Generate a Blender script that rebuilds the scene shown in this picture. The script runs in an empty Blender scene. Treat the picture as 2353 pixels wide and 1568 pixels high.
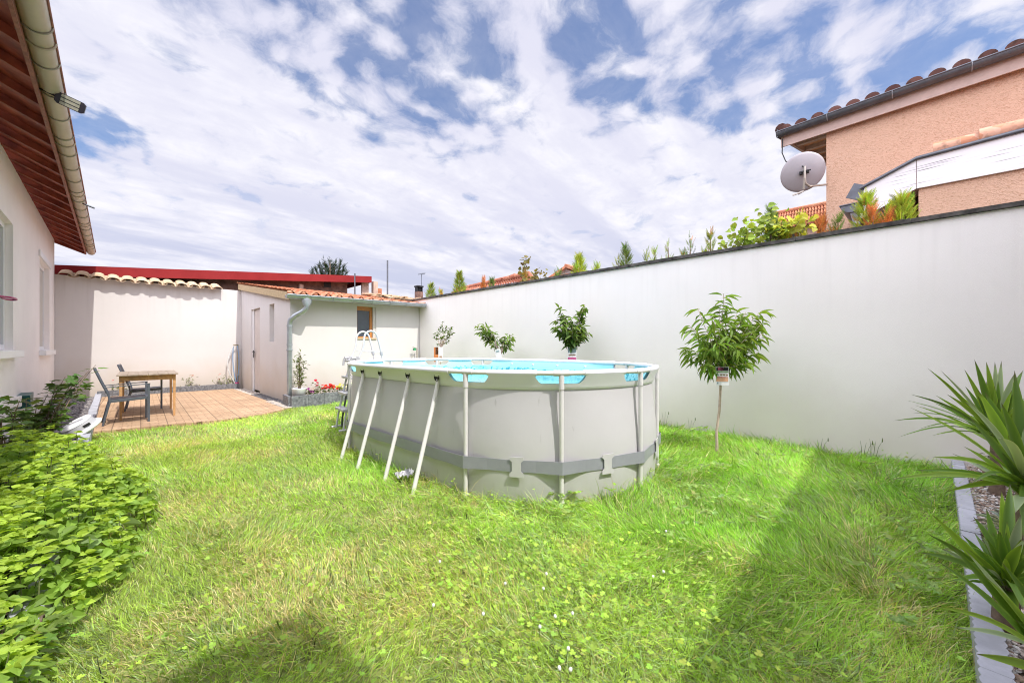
import bpy, math, random
import numpy as np
from mathutils import Vector, Matrix
R = math.radians
random.seed(7); rng = np.random.default_rng(11)
S = bpy.context.scene
COL = S.collection

# ------------------------------------------------------------------ camera
CAM_H = 1.2; YAW = R(46.248); FPX = 875.28; HY = 798.41        # measured in a 2352 px wide copy of the photo
cd = bpy.data.cameras.new("camera"); cam = bpy.data.objects.new("camera", cd); COL.objects.link(cam)
cam.location = (0, 0, CAM_H); cam.rotation_euler = (R(90), 0, -YAW)
cd.sensor_width = 36; cd.lens = 36 * FPX / 2352; cd.shift_y = (HY - 784) / 2352
cd.clip_start = .05; cd.clip_end = 600
S.camera = cam

# ------------------------------------------------------------------ sun, sky, exposure
SUN_EL = R(56); SUN_AZ = R(177.5)     # azimuth of the sun, clockwise from +Y: behind the camera, a touch to the right
sl = bpy.data.lights.new("sun", 'SUN'); sl.energy = 3.0; sl.angle = R(.55); sl.color = (1, .955, .88)
sun = bpy.data.objects.new("sun", sl); COL.objects.link(sun)
sd = Vector((math.sin(SUN_AZ) * math.cos(SUN_EL), math.cos(SUN_AZ) * math.cos(SUN_EL), math.sin(SUN_EL)))
sun.rotation_euler = sd.to_track_quat('Z', 'Y').to_euler()
S.view_settings.view_transform = 'Standard'; S.view_settings.look = 'None'
S.view_settings.exposure = 0.57; S.view_settings.gamma = 1
S.view_settings.use_curve_mapping = False
S.cycles.use_denoising = True; S.cycles.filter_width = 1.05
S.cycles.max_bounces = 7; S.cycles.diffuse_bounces = 4; S.cycles.transparent_max_bounces = 8

W = bpy.data.worlds.new("World"); S.world = W; W.use_nodes = True
def world():
    nt = W.node_tree; N = nt.nodes; L = nt.links; N.clear()
    def math_(op, a, b=None, c=None, clamp=False):
        n = N.new('ShaderNodeMath'); n.operation = op; n.use_clamp = clamp
        for i, v in enumerate((a, b, c)):
            if v is None: continue
            if isinstance(v, (int, float)): n.inputs[i].default_value = v
            else: L.new(v, n.inputs[i])
        return n.outputs[0]
    def vm(op, a, b=None):
        n = N.new('ShaderNodeVectorMath'); n.operation = op
        for i, v in enumerate((a, b)):
            if v is None: continue
            if isinstance(v, (tuple, list)): n.inputs[i].default_value = v
            else: L.new(v, n.inputs[i])
        return n.outputs['Value'] if op in ('DOT_PRODUCT', 'LENGTH') else n.outputs[0]
    def ramp(v, a, b, lo=0., hi=1.):
        n = N.new('ShaderNodeMapRange'); n.interpolation_type = 'SMOOTHSTEP'
        L.new(v, n.inputs[0]); n.inputs[1].default_value = a; n.inputs[2].default_value = b
        n.inputs[3].default_value = lo; n.inputs[4].default_value = hi
        return n.outputs[0]
    def mix(f, a, b):
        n = N.new('ShaderNodeMix'); n.data_type = 'RGBA'
        if isinstance(f, (int, float)): n.inputs[0].default_value = f
        else: L.new(f, n.inputs[0])
        for i, v in ((6, a), (7, b)):
            if isinstance(v, tuple): n.inputs[i].default_value = v + (1,)
            else: L.new(v, n.inputs[i])
        return n.outputs[2]
    tc = N.new('ShaderNodeTexCoord').outputs['Generated']
    sep = N.new('ShaderNodeSeparateXYZ'); L.new(tc, sep.inputs[0])
    z = math_('MAXIMUM', sep.outputs[2], 0.0)
    zz = math_('ADD', z, .16)
    comb = N.new('ShaderNodeCombineXYZ')
    L.new(math_('DIVIDE', sep.outputs[0], zz), comb.inputs[0]); L.new(math_('DIVIDE', sep.outputs[1], zz), comb.inputs[1])
    P = comb.outputs[0]                                    # the cloud deck seen as a flat layer overhead
    def noise(vec, sc, det, rough=.55, dist=0., st=None):
        if st: 
            m = N.new('ShaderNodeMapping'); L.new(vec, m.inputs[0]); m.inputs['Rotation'].default_value = (0, 0, st[0])
            m.inputs['Scale'].default_value = (st[1], st[2], 1); m.inputs['Location'].default_value = (st[3], st[4], 0) if len(st) > 3 else (0, 0, 0)
            vec = m.outputs[0]
        n = N.new('ShaderNodeTexNoise'); L.new(vec, n.inputs['Vector']); n.inputs['Scale'].default_value = sc
        n.inputs['Detail'].default_value = det; n.inputs['Roughness'].default_value = rough
        n.inputs['Distortion'].default_value = dist
        return n.outputs[0]
    warp = N.new('ShaderNodeTexNoise'); L.new(P, warp.inputs['Vector']); warp.inputs['Scale'].default_value = 3.0; warp.inputs['Detail'].default_value = 4
    Pw = vm('ADD', P, vm('MULTIPLY', vm('SUBTRACT', warp.outputs['Color'], (.5, .5, .5)), (.22, .22, 0)))
    big = noise(P, 1.6, 3, .5)
    fine = noise(Pw, 6.5, 10, .64)
    wisp = noise(P, 3.0, 7, .6, .3, (R(25), 1.0, 2.6))
    vor = N.new('ShaderNodeTexVoronoi'); vor.feature = 'SMOOTH_F1'; L.new(Pw, vor.inputs['Vector']); vor.inputs['Scale'].default_value = 11
    vor.inputs['Smoothness'].default_value = .45
    cell = vor.outputs['Distance']
    # openings in the deck: (image x, y, angular radius, depth)
    def pdir(x, y):
        r = (x - 1176) / FPX; u = (HY - y) / FPX
        v = Vector((r * math.cos(YAW) + math.sin(YAW), -r * math.sin(YAW) + math.cos(YAW), u)); return v.normalized()
    holes = [(820, 70, .17, 1.0), (745, 150, .12, .6), (1010, 215, .16, .8), (1130, 215, .09, .5), (1400, 60, .17, .95), (1560, 30, .20, .85), (2010, 60, .24, .8), (2200, 50, .26, .8),
             (1330, 150, .13, .35), (1800, 120, .15, .5), (250, 315, .07, .9), (205, 290, .05, .8), (400, 15, .09, .7), (900, 290, .1, .4), (1700, 150, .12, .3), (2340, 120, .16, .6), (1650,-150,.3,.9), (900,-200,.3,.9)]
    acc = None
    for (x, y, rad, dep) in holes:
        d = vm('DOT_PRODUCT', tc, tuple(pdir(x, y)))
        m = ramp(d, math.cos(rad * 1.15), math.cos(rad * .1), 0., dep)
        acc = m if acc is None else math_('ADD', acc, m)
    open_ = math_('MINIMUM', acc, 1.15)
    # density
    dens = math_('MULTIPLY', fine, 1.05)
    dens = math_('ADD', dens, math_('MULTIPLY', math_('SUBTRACT', .38, cell), .55))
    dens = math_('ADD', dens, math_('MULTIPLY', math_('SUBTRACT', big, .5), .35))
    dens = math_('ADD', dens, .41)
    dens = math_('SUBTRACT', dens, math_('MULTIPLY', open_, .29))
    cover = ramp(dens, .24, .76)
    lowc = ramp(sep.outputs[2], .20, .48, 1., 0.)
    cover = math_('MAXIMUM', cover, math_('MULTIPLY', lowc, math_('SUBTRACT', 1.0, math_('MULTIPLY', ramp(open_, .4, .9), 1.))))
    # brightness of the cloud itself: white crests, lilac-grey bellies
    shade = math_('ADD', math_('MULTIPLY', noise(P, 1.35, 5, .55, .4, (R(-33), .45, 1.9, 3.1, 1.2)), .75), math_('MULTIPLY', wisp, .35))
    belly = ramp(shade, .42, .66)
    low = ramp(sep.outputs[2], .05, .42, 1., 0.)
    white = mix(ramp(fine, .35, .7), (7.8, 7.8, 8.8), (9.1, 9.0, 9.6))
    grey = mix(low, (7.2, 7.2, 8.5), (5.2, 5.6, 7.4))
    cl = mix(belly, grey, white)
    sky = N.new('ShaderNodeTexSky'); sky.sky_type = 'NISHITA'; sky.sun_disc = False
    sky.sun_elevation = SUN_EL; sky.sun_rotation = SUN_AZ; sky.air_density = 1.3; sky.dust_density = .6; sky.ozone_density = 2.5
    g = N.new('ShaderNodeGamma'); L.new(sky.outputs[0], g.inputs[0]); g.inputs[1].default_value = 1.0
    hs = N.new('ShaderNodeHueSaturation'); hs.inputs['Saturation'].default_value = 1.12; hs.inputs['Value'].default_value = .95; L.new(g.outputs[0], hs.inputs['Color'])
    mb = N.new('ShaderNodeMix'); mb.data_type = 'RGBA'; mb.blend_type = 'MULTIPLY'; mb.inputs[0].default_value = 1; L.new(hs.outputs[0], mb.inputs[6]); mb.inputs[7].default_value = (.95, 1.10, 1.38, 1)
    cover = math_('MAXIMUM', cover, math_('MULTIPLY_ADD', fine, .45, .02))
    c = mix(cover, mb.outputs[2], cl)
    # sky behind-left of the camera boosted: added fill light for the shaded walls
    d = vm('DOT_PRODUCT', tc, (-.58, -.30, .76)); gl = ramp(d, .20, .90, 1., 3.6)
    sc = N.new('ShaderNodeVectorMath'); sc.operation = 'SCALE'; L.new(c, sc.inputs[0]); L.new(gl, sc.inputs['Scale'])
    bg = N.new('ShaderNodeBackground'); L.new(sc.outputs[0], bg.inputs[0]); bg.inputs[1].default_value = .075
    out = N.new('ShaderNodeOutputWorld'); L.new(bg.outputs[0], out.inputs[0])
    W.cycles.sampling_method = 'MANUAL'; W.cycles.sample_map_resolution = 512
world()

# ------------------------------------------------------------------ helpers: rays, tags, meshes
cY, sY = math.cos(YAW), math.sin(YAW)
def ray(x, y):
    r = (x - 1176) / FPX
    return Vector((r * cY + sY, -r * sY + cY, (HY - y) / FPX))
def hit(x, y, p, n):
    v = ray(x, y); o = Vector((0, 0, CAM_H)); n = Vector(n)
    return o + v * ((Vector(p) - o).dot(n) / v.dot(n))
def onX(x, y, X): return hit(x, y, (X, 0, 0), (1, 0, 0))
def onY(x, y, Y): return hit(x, y, (0, Y, 0), (0, 1, 0))
def onZ(x, y, Z=0.): return hit(x, y, (0, 0, Z), (0, 0, 1))

def tag(o, label=None, cat=None, group=None, kind=None):
    if label: o['label'] = label
    if cat: o['category'] = cat
    if group: o['group'] = group
    if kind: o['kind'] = kind
    return o
def thing(name, label, cat, loc=(0, 0, 0), rz=0., group=None):
    o = bpy.data.objects.new(name, None); COL.objects.link(o); o.location = loc; o.rotation_euler = (0, 0, rz)
    o.empty_display_size = .1
    return tag(o, label, cat, group)
def copy_tree(o, parent=None):
    c = o.copy(); COL.objects.link(c)
    if parent: c.parent = parent
    for ch in list(o.children): copy_tree(ch, c)
    return c

class B:
    """collects shapes for ONE mesh object; coordinates are world unless an origin is given"""
    def __init__(s): s.v = []; s.f = []; s.m = []; s.sm = []
    def add(s, vs, fs, m=0, smooth=False):
        o = len(s.v); s.v += [tuple(v) for v in vs]
        for f in fs: s.f.append(tuple(i + o for i in f)); s.m.append(m); s.sm.append(smooth)
    def box(s, x0, x1, y0, y1, z0, z1, m=0, mat=None):
        vs = [Vector((x, y, z)) for z in (z0, z1) for y in (y0, y1) for x in (x0, x1)]
        if mat is not None: vs = [mat @ v for v in vs]
        s.add(vs, [(0, 2, 3, 1), (4, 5, 7, 6), (0, 1, 5, 4), (2, 6, 7, 3), (0, 4, 6, 2), (1, 3, 7, 5)], m)
    def bar(s, a, b, w, h, m=0, up=(0, 0, 1)):
        a = Vector(a); b = Vector(b); d = (b - a); l = d.length; d.normalize()
        u = Vector(up); sx = d.cross(u)
        if sx.length < 1e-4: sx = d.cross(Vector((1, 0, 0)))
        sx.normalize(); u = sx.cross(d)
        M = Matrix((sx, d, u)).transposed().to_4x4(); M.translation = a
        s.box(-w / 2, w / 2, 0, l, -h / 2, h / 2, m, M)
    def tube(s, pts, r, seg=10, m=0, caps=True, closed=False, smooth=True, flat=1.):
        P = [Vector(p) for p in pts]; n = len(P)
        rr = r if isinstance(r, (list, tuple)) else [r] * n
        vs = []; ref = Vector((0, 0, 1))
        prev = None
        for i in range(n):
            a = P[(i - 1) % n] if (closed or i > 0) else P[i]; b = P[(i + 1) % n] if (closed or i < n - 1) else P[i]
            t = (b - a).normalized()
            if prev is None:
                u = t.cross(ref)
                if u.length < 1e-3: u = t.cross(Vector((1, 0, 0)))
                u.normalize()
            else:
                u = prev - t * prev.dot(t)
                if u.length < 1e-5: u = t.cross(ref)
                u.normalize()
            prev = u; w = t.cross(u)
            for k in range(seg):
                an = 2 * math.pi * k / seg
                vs.append(P[i] + (u * math.cos(an) * flat + w * math.sin(an)) * rr[i])
        fs = []
        for i in range(n if closed else n - 1):
            j = (i + 1) % n
            for k in range(seg):
                k2 = (k + 1) % seg; fs.append((i * seg + k, i * seg + k2, j * seg + k2, j * seg + k))
        s.add(vs, fs, m, smooth)
        if caps and not closed:
            o = len(vs)
            s.add(vs[:seg], [tuple(range(seg))[::-1]], m); s.add(vs[-seg:], [tuple(range(seg))], m)
    def poly(s, pts, m=0): s.add(pts, [tuple(range(len(pts)))], m)
    def prism(s, pts, off, m=0):
        """closed outline of 3D points, extruded by the vector off"""
        n = len(pts); off = Vector(off); a = [Vector(p) for p in pts]; b = [p + off for p in a]
        s.add(a + b, [tuple(range(n))[::-1], tuple(range(n, 2 * n))] + [(i, (i + 1) % n, n + (i + 1) % n, n + i) for i in range(n)], m)
    def lathe(s, prof, c=(0, 0, 0), seg=24, m=0, mat=None, smooth=True):
        vs = []; c = Vector(c)
        for (r, z) in prof:
            for k in range(seg):
                a = 2 * math.pi * k / seg; v = Vector((r * math.cos(a), r * math.sin(a), z))
                if mat is not None: v = mat @ v
                vs.append(v + c)
        fs = []
        for i in range(len(prof) - 1):
            for k in range(seg):
                k2 = (k + 1) % seg; fs.append((i * seg + k, i * seg + k2, (i + 1) * seg + k2, (i + 1) * seg + k))
        s.add(vs, fs, m, smooth)
    def build(s, name, mats, parent=None, bevel=0., origin=None):
        me = bpy.data.meshes.new(name); o_ = Vector(origin) if origin else Vector()
        pm = None
        if parent is not None and origin is None:
            q = parent; M = Matrix.Identity(4)
            while q is not None:
                M = Matrix.Translation(q.location) @ q.rotation_euler.to_matrix().to_4x4() @ M; q = q.parent
            inv = M.inverted(); vs = [tuple(inv @ Vector(v)) for v in s.v]
        else: vs = [tuple(Vector(v) - o_) for v in s.v]
        me.from_pydata(vs, [], s.f)
        if not isinstance(mats, (list, tuple)): mats = [mats]
        for m in mats: me.materials.append(m)
        me.polygons.foreach_set('material_index', s.m); me.polygons.foreach_set('use_smooth', s.sm)
        me.update()
        o = bpy.data.objects.new(name, me); COL.objects.link(o)
        if parent is not None: o.parent = parent
        if origin: o.location = origin
        if bevel:
            b = o.modifiers.new('bevel', 'BEVEL'); b.width = bevel; b.segments = 2; b.limit_method = 'ANGLE'; b.angle_limit = R(50)
        return o

def scatter(name, tv, tf, M, T, colr, mats, parent=None, midx=None, smooth=False):
    """one mesh of n transformed copies of a small template; M n*3*3, T n*3, colr n*3"""
    tv = np.asarray(tv, float); n = len(T); k = len(tv)
    V = np.einsum('nij,kj->nki', M, tv) + T[:, None, :]
    if parent is not None: V = V - np.array(parent.location)[None, None, :]
    V = V.reshape(-1, 3)
    lens = np.array([len(f) for f in tf]); flat = np.concatenate([np.array(f) for f in tf])
    loops = (flat[None, :] + (np.arange(n) * k)[:, None]).reshape(-1)
    tot = np.tile(lens, n); start = np.concatenate([[0], np.cumsum(tot)[:-1]])
    me = bpy.data.meshes.new(name)
    me.vertices.add(len(V)); me.vertices.foreach_set('co', V.astype(np.float32).ravel())
    me.loops.add(len(loops)); me.loops.foreach_set('vertex_index', loops.astype(np.int32))
    me.polygons.add(len(tot)); me.polygons.foreach_set('loop_start', start.astype(np.int32)); me.polygons.foreach_set('loop_total', tot.astype(np.int32))
    if midx is not None: me.polygons.foreach_set('material_index', np.tile(np.array(midx), n).astype(np.int32))
    me.polygons.foreach_set('use_smooth', np.full(len(tot), smooth))
    me.update(calc_edges=True)
    ca = me.color_attributes.new('tint', 'FLOAT_COLOR', 'POINT')
    c = np.ones((n, k, 4), np.float32); c[:, :, :3] = np.asarray(colr)[:, None, :]
    ca.data.foreach_set('color', c.ravel())
    for m in (mats if isinstance(mats, (list, tuple)) else [mats]): me.materials.append(m)
    o = bpy.data.objects.new(name, me); COL.objects.link(o)
    if parent is not None: o.parent = parent
    return o
def basis(d, nrm, L, Wd, H=None):
    """d = length direction (n,3), nrm ~ normal; template x = width, y = length, z = normal"""
    d = d / np.linalg.norm(d, axis=1, keepdims=True)
    x = np.cross(d, nrm); x /= np.maximum(np.linalg.norm(x, axis=1, keepdims=True), 1e-6)
    z = np.cross(x, d); M = np.stack([x * np.reshape(Wd, (-1, 1)), d * np.reshape(L, (-1, 1)), z * np.reshape(L if H is None else H, (-1, 1))], axis=2)
    return M
def rdir(n, zlo=-1., zhi=1.):
    z = rng.uniform(zlo, zhi, n); a = rng.uniform(0, 2 * np.pi, n); s = np.sqrt(np.maximum(0, 1 - z * z))
    return np.stack([s * np.cos(a), s * np.sin(a), z], 1)
def tint(n, base, var=.2, warm=.0):
    base = np.array(base); b = base[None, :] * (1 + rng.normal(0, var, (n, 1))) 
    b = b * (1 + rng.normal(0, var * .35, (n, 3)))
    if warm: 
        w = rng.random((n, 1)) ** 3 * warm; b = b * (1 - w) + np.array([[.34, .30, .07]]) * w
    return np.clip(b, .004, .9)

# ------------------------------------------------------------------ materials
def new_mat(name):
    m = bpy.data.materials.new(name); m.use_nodes = True; nt = m.node_tree
    return m, nt.nodes, nt.links, nt.nodes['Principled BSDF']
def rough_mat(name, col, rough=.7, var=.12, scale=3., bump=.0, bscale=60., metal=0., spec=.5, col2=None, stain=None, dist=.01, coat=0., det=6):
    m, N, L, p = new_mat(name)
    tc = N.new('ShaderNodeTexCoord')
    n = N.new('ShaderNodeTexNoise'); n.inputs['Scale'].default_value = scale; n.inputs['Detail'].default_value = det; n.inputs['Roughness'].default_value = .6
    L.new(tc.outputs['Object'], n.inputs['Vector'])
    cr = N.new('ShaderNodeValToRGB'); a = [c * (1 - var) for c in col]; b = list(col2) if col2 else [min(1, c * (1 + var)) for c in col]
    cr.color_ramp.elements[0].position = .32; cr.color_ramp.elements[1].position = .68
    cr.color_ramp.elements[0].color = (*a, 1); cr.color_ramp.elements[1].color = (*b, 1); L.new(n.outputs[0], cr.inputs[0])
    out = cr.outputs[0]
    if stain:       # (colour, z0, z1, amount): dirt near the foot of a wall, with a ragged edge
        g = N.new('ShaderNodeNewGeometry'); sp = N.new('ShaderNodeSeparateXYZ'); L.new(g.outputs['Position'], sp.inputs[0])
        n2 = N.new('ShaderNodeTexNoise'); n2.inputs['Scale'].default_value = 2.3; n2.inputs['Detail'].default_value = 7; L.new(g.outputs['Position'], n2.inputs['Vector'])
        ad = N.new('ShaderNodeMath'); ad.operation = 'MULTIPLY_ADD'; L.new(n2.outputs[0], ad.inputs[0]); ad.inputs[1].default_value = -(stain[2] - stain[1]) * 1.3; L.new(sp.outputs[2], ad.inputs[2])
        mr = N.new('ShaderNodeMapRange'); L.new(ad.outputs[0], mr.inputs[0]); mr.inputs[1].default_value = stain[1] - .3; mr.inputs[2].default_value = stain[2]; mr.inputs[3].default_value = stain[3]; mr.inputs[4].default_value = 0
        mx = N.new('ShaderNodeMix'); mx.data_type = 'RGBA'; L.new(mr.outputs[0], mx.inputs[0]); L.new(out, mx.inputs[6]); mx.inputs[7].default_value = (*stain[0], 1); out = mx.outputs[2]
    L.new(out, p.inputs['Base Color'])
    p.inputs['Roughness'].default_value = rough; p.inputs['Metallic'].default_value = metal; p.inputs['Specular IOR Level'].default_value = spec
    p.inputs['Coat Weight'].default_value = coat
    if bump:
        n3 = N.new('ShaderNodeTexNoise'); n3.inputs['Scale'].default_value = bscale; n3.inputs['Detail'].default_value = 5; L.new(tc.outputs['Object'], n3.inputs['Vector'])
        bp = N.new('ShaderNodeBump'); bp.inputs['Strength'].default_value = bump; bp.inputs['Distance'].default_value = dist; L.new(n3.outputs[0], bp.inputs['Height']); L.new(bp.outputs[0], p.inputs['Normal'])
    return m
def leaf_mat(name, rough=.5, trans=.35, spec=.3, yellow=1.25):
    m, N, L, p = new_mat(name)
    at = N.new('ShaderNodeAttribute'); at.attribute_name = 'tint'; L.new(at.outputs['Color'], p.inputs['Base Color'])
    p.inputs['Roughness'].default_value = rough; p.inputs['Specular IOR Level'].default_value = spec
    t = N.new('ShaderNodeBsdfTranslucent'); mu = N.new('ShaderNodeMix'); mu.data_type = 'RGBA'; mu.blend_type = 'MULTIPLY'; mu.inputs[0].default_value = 1
    L.new(at.outputs['Color'], mu.inputs[6]); mu.inputs[7].default_value = (1.5 * yellow, 1.7, .8, 1); L.new(mu.outputs[2], t.inputs['Color'])
    ms = N.new('ShaderNodeMixShader'); ms.inputs[0].default_value = trans
    L.new(p.outputs[0], ms.inputs[1]); L.new(t.outputs[0], ms.inputs[2])
    L.new(ms.outputs[0], N['Material Output'].inputs['Surface'])
    return m
def tint_mat(name, rough=.8):
    m, N, L, p = new_mat(name); at = N.new('ShaderNodeAttribute'); at.attribute_name = 'tint'; L.new(at.outputs['Color'], p.inputs['Base Color']); p.inputs['Roughness'].default_value = rough
    return m
K = {}
K['wall'] = rough_mat('white_render', (.62, .595, .585), .9, .03, 1.2, .35, 160, stain=((.50, .40, .29), .0, .55, .55), dist=.004)
def wall_streaks(m, z_top, amt=.30, col=(.30, .27, .24)):
    """rain streaks hanging from the coping, over the material's own colour"""
    N, L = m.node_tree.nodes, m.node_tree.links; p = N['Principled BSDF']; src = p.inputs['Base Color'].links[0].from_socket
    g = N.new('ShaderNodeNewGeometry'); sp = N.new('ShaderNodeSeparateXYZ'); L.new(g.outputs['Position'], sp.inputs[0])
    mp = N.new('ShaderNodeMapping'); mp.inputs['Scale'].default_value = (7, 7, .35); L.new(g.outputs['Position'], mp.inputs[0])
    n = N.new('ShaderNodeTexNoise'); n.inputs['Scale'].default_value = 1.6; n.inputs['Detail'].default_value = 6; L.new(mp.outputs[0], n.inputs['Vector'])
    a = N.new('ShaderNodeMapRange'); L.new(n.outputs[0], a.inputs[0]); a.inputs[1].default_value = .50; a.inputs[2].default_value = .78
    b = N.new('ShaderNodeMapRange'); L.new(sp.outputs[2], b.inputs[0]); b.inputs[1].default_value = z_top - 1.1; b.inputs[2].default_value = z_top; b.inputs[3].default_value = .06
    mm = N.new('ShaderNodeMath'); mm.operation = 'MULTIPLY'; L.new(a.outputs[0], mm.inputs[0]); L.new(b.outputs[0], mm.inputs[1])
    m2 = N.new('ShaderNodeMath'); m2.operation = 'MULTIPLY'; L.new(mm.outputs[0], m2.inputs[0]); m2.inputs[1].default_value = amt
    x = N.new('ShaderNodeMix'); x.data_type = 'RGBA'; L.new(m2.outputs[0], x.inputs[0]); L.new(src, x.inputs[6]); x.inputs[7].default_value = (*col, 1); L.new(x.outputs[2], p.inputs['Base Color'])
    return m
K['boundary'] = rough_mat('pale_render', (.85, .815, .795), .9, .03, .8, .4, 140, stain=((.55, .47, .38), .0, .6, .35), dist=.004)
K['housewall'] = rough_mat('house_render', (.90, .855, .84), .92, .035, 1.5, .8, 90, dist=.008, stain=((.6, .54, .5), 0, .5, .4))
wall_streaks(K['boundary'], 2.5, .10); wall_streaks(K['wall'], 2.85, .2)
K['white'] = rough_mat('white_paint', (.82, .82, .84), .45, .03, 4)
K['redwood'] = rough_mat('red_stained_wood', (.24, .030, .016), .5, .45, 7, .4, 30, col2=(.36, .075, .035), dist=.003)
K['redfascia'] = rough_mat('red_sheet', (.235, .028, .030), .9, .12, 2., spec=.02)
K['fascia'] = rough_mat('pink_wood', (.30, .11, .08), .6, .3, 14)
K['beige'] = rough_mat('beige_pvc', (.50, .40, .29), .45, .10, 3., col2=(.56, .45, .35))
K['wire'] = rough_mat('strap_metal', (.34, .31, .24), .45, .15, 20, metal=.5)
K['zinc'] = rough_mat('zinc', (.44, .48, .52), .38, .14, 9, metal=.75, bump=.1, bscale=30)
K['darkzinc'] = rough_mat('dark_zinc', (.13, .14, .16), .45, .18, 8, metal=.6)
K['wood'] = rough_mat('pale_plank', (.47, .36, .21), .7, .15, 18, .3, 40, dist=.002)
K['tablewood'] = rough_mat('table_wood', (.50, .28, .12), .5, .2, 12, .2, 60, dist=.001)
K['tabletop'] = rough_mat('weathered_top', (.30, .23, .17), .7, .3, 14, .3, 60, col2=(.42, .34, .27), dist=.001)
K['orange'] = rough_mat('orange_frame', (.50, .20, .05), .4, .2, 20)
K['chair'] = rough_mat('grey_metal', (.105, .12, .15), .42, .08, 9, metal=.3)
K['mesh'] = rough_mat('dark_mesh_fabric', (.045, .038, .045), .75, .3, 120, .3, 300, dist=.001)
K['plinth'] = rough_mat('slate_edging', (.115, .12, .14), .7, .4, 22, .4, 40, col2=(.24, .25, .27), dist=.004)
K['kerb'] = rough_mat('concrete_kerb', (.40, .41, .46), .85, .14, 9, .5, 90, dist=.003)
K['darkcap'] = rough_mat('weathered_coping', (.035, .030, .028), .9, .5, 9, .6, 40, col2=(.13, .12, .11), dist=.006)
K['soil'] = rough_mat('soil', (.10, .075, .05), .95, .4, 8, .6, 40)
K['poolgrey'] = rough_mat('pool_grey_pvc', (.535, .52, .54), .42, .035, 2, .3, 4, spec=.45, dist=.01)
def scuffs(m):
    N, L = m.node_tree.nodes, m.node_tree.links; p = N['Principled BSDF']; src = p.inputs['Base Color'].links[0].from_socket
    g = N.new('ShaderNodeNewGeometry'); mp = N.new('ShaderNodeMapping'); mp.inputs['Scale'].default_value = (26, 26, 5); L.new(g.outputs['Position'], mp.inputs[0])
    n = N.new('ShaderNodeTexNoise'); n.inputs['Scale'].default_value = 1.; n.inputs['Detail'].default_value = 5; L.new(mp.outputs[0], n.inputs['Vector'])
    n2 = N.new('ShaderNodeTexNoise'); n2.inputs['Scale'].default_value = 1.9; n2.inputs['Detail'].default_value = 3; L.new(g.outputs['Position'], n2.inputs['Vector'])
    a = N.new('ShaderNodeMapRange'); L.new(n.outputs[0], a.inputs[0]); a.inputs[1].default_value = .66; a.inputs[2].default_value = .74
    b = N.new('ShaderNodeMapRange'); L.new(n2.outputs[0], b.inputs[0]); b.inputs[1].default_value = .50; b.inputs[2].default_value = .62; b.inputs[4].default_value = .55
    mm = N.new('ShaderNodeMath'); mm.operation = 'MULTIPLY'; L.new(a.outputs[0], mm.inputs[0]); L.new(b.outputs[0], mm.inputs[1])
    x = N.new('ShaderNodeMix'); x.data_type = 'RGBA'; L.new(mm.outputs[0], x.inputs[0]); L.new(src, x.inputs[6]); x.inputs[7].default_value = (.20, .19, .18, 1)
    sp = N.new('ShaderNodeSeparateXYZ'); L.new(g.outputs['Position'], sp.inputs[0]); c = N.new('ShaderNodeMapRange'); L.new(sp.outputs[2], c.inputs[0]); c.inputs[1].default_value = .04; c.inputs[2].default_value = .22; c.inputs[3].default_value = .35; c.inputs[4].default_value = 0
    m3 = N.new('ShaderNodeMath'); m3.operation = 'MULTIPLY'; L.new(c.outputs[0], m3.inputs[0]); L.new(n.outputs[0], m3.inputs[1])
    y = N.new('ShaderNodeMix'); y.data_type = 'RGBA'; L.new(m3.outputs[0], y.inputs[0]); L.new(x.outputs[2], y.inputs[6]); y.inputs[7].default_value = (.20, .21, .10, 1); L.new(y.outputs[2], p.inputs['Base Color'])
scuffs(K['poolgrey'])
K['poolband'] = rough_mat('pool_pale_band', (.83, .82, .88), .4, .03, 2)
K['poolrail'] = rough_mat('pool_rail', (.76, .74, .74), .32, .04, 5, spec=.55)
K['poolleg'] = rough_mat('pool_leg', (.68, .66, .66), .35, .05, 5, spec=.55)
K['belt'] = rough_mat('pool_belt', (.29, .295, .34), .42, .05, 9, .2, 25, dist=.004)
K['clip'] = rough_mat('pool_clip', (.54, .525, .545), .4, .03, 9)
K['black'] = rough_mat('black', (.012, .012, .013), .6, .2, 9)
K['plastic'] = rough_mat('grey_plastic', (.42, .42, .44), .4, .05, 9)
K['ladder'] = rough_mat('ladder_paint', (.60, .60, .61), .3, .05, 9)
K['bark'] = rough_mat('bark', (.17, .12, .085), .9, .3, 30, .6, 60, dist=.003)
K['palebark'] = rough_mat('pale_bark', (.52, .40, .33), .8, .2, 25, .4, 60, dist=.002)
K['stem'] = rough_mat('green_stem', (.14, .17, .06), .7, .2, 20)
K['brickbrown'] = rough_mat('old_masonry', (.15, .075, .055), .9, .4, 5, .7, 20, col2=(.28, .16, .12), dist=.01)
K['brick'] = rough_mat('clay_brick', (.42, .16, .08), .85, .2, 9, .4, 40)
K['stone'] = rough_mat('pale_block', (.50, .36, .29), .85, .2, 9, .4, 40)
K['glassdark'] = rough_mat('window_glass', (.035, .05, .07), .08, .3, 2, spec=.8)
K['blind'] = rough_mat('shutter_slats', (.56, .53, .49), .5, .05, 5)
K['pink'] = rough_mat('pink_plastic', (.42, .04, .16), .4, .05, 5)
K['teal'] = rough_mat('teal_plastic', (.015, .09, .09), .4, .1, 5)
K['hose'] = rough_mat('blue_hose', (.22, .34, .52), .35, .1, 15)
K['whitehose'] = rough_mat('white_hose', (.60, .62, .62), .35, .1, 15)
K['brass'] = rough_mat('brass', (.42, .36, .22), .35, .15, 15, metal=.8)
K['green_tap'] = rough_mat('green_tap', (.03, .30, .12), .4, .1, 15)
K['rustpot'] = rough_mat('terracotta', (.52, .20, .09), .8, .15, 10)
K['purplegrey'] = rough_mat('dish_grey', (.40, .375, .39), .5, .06, 3)
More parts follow.
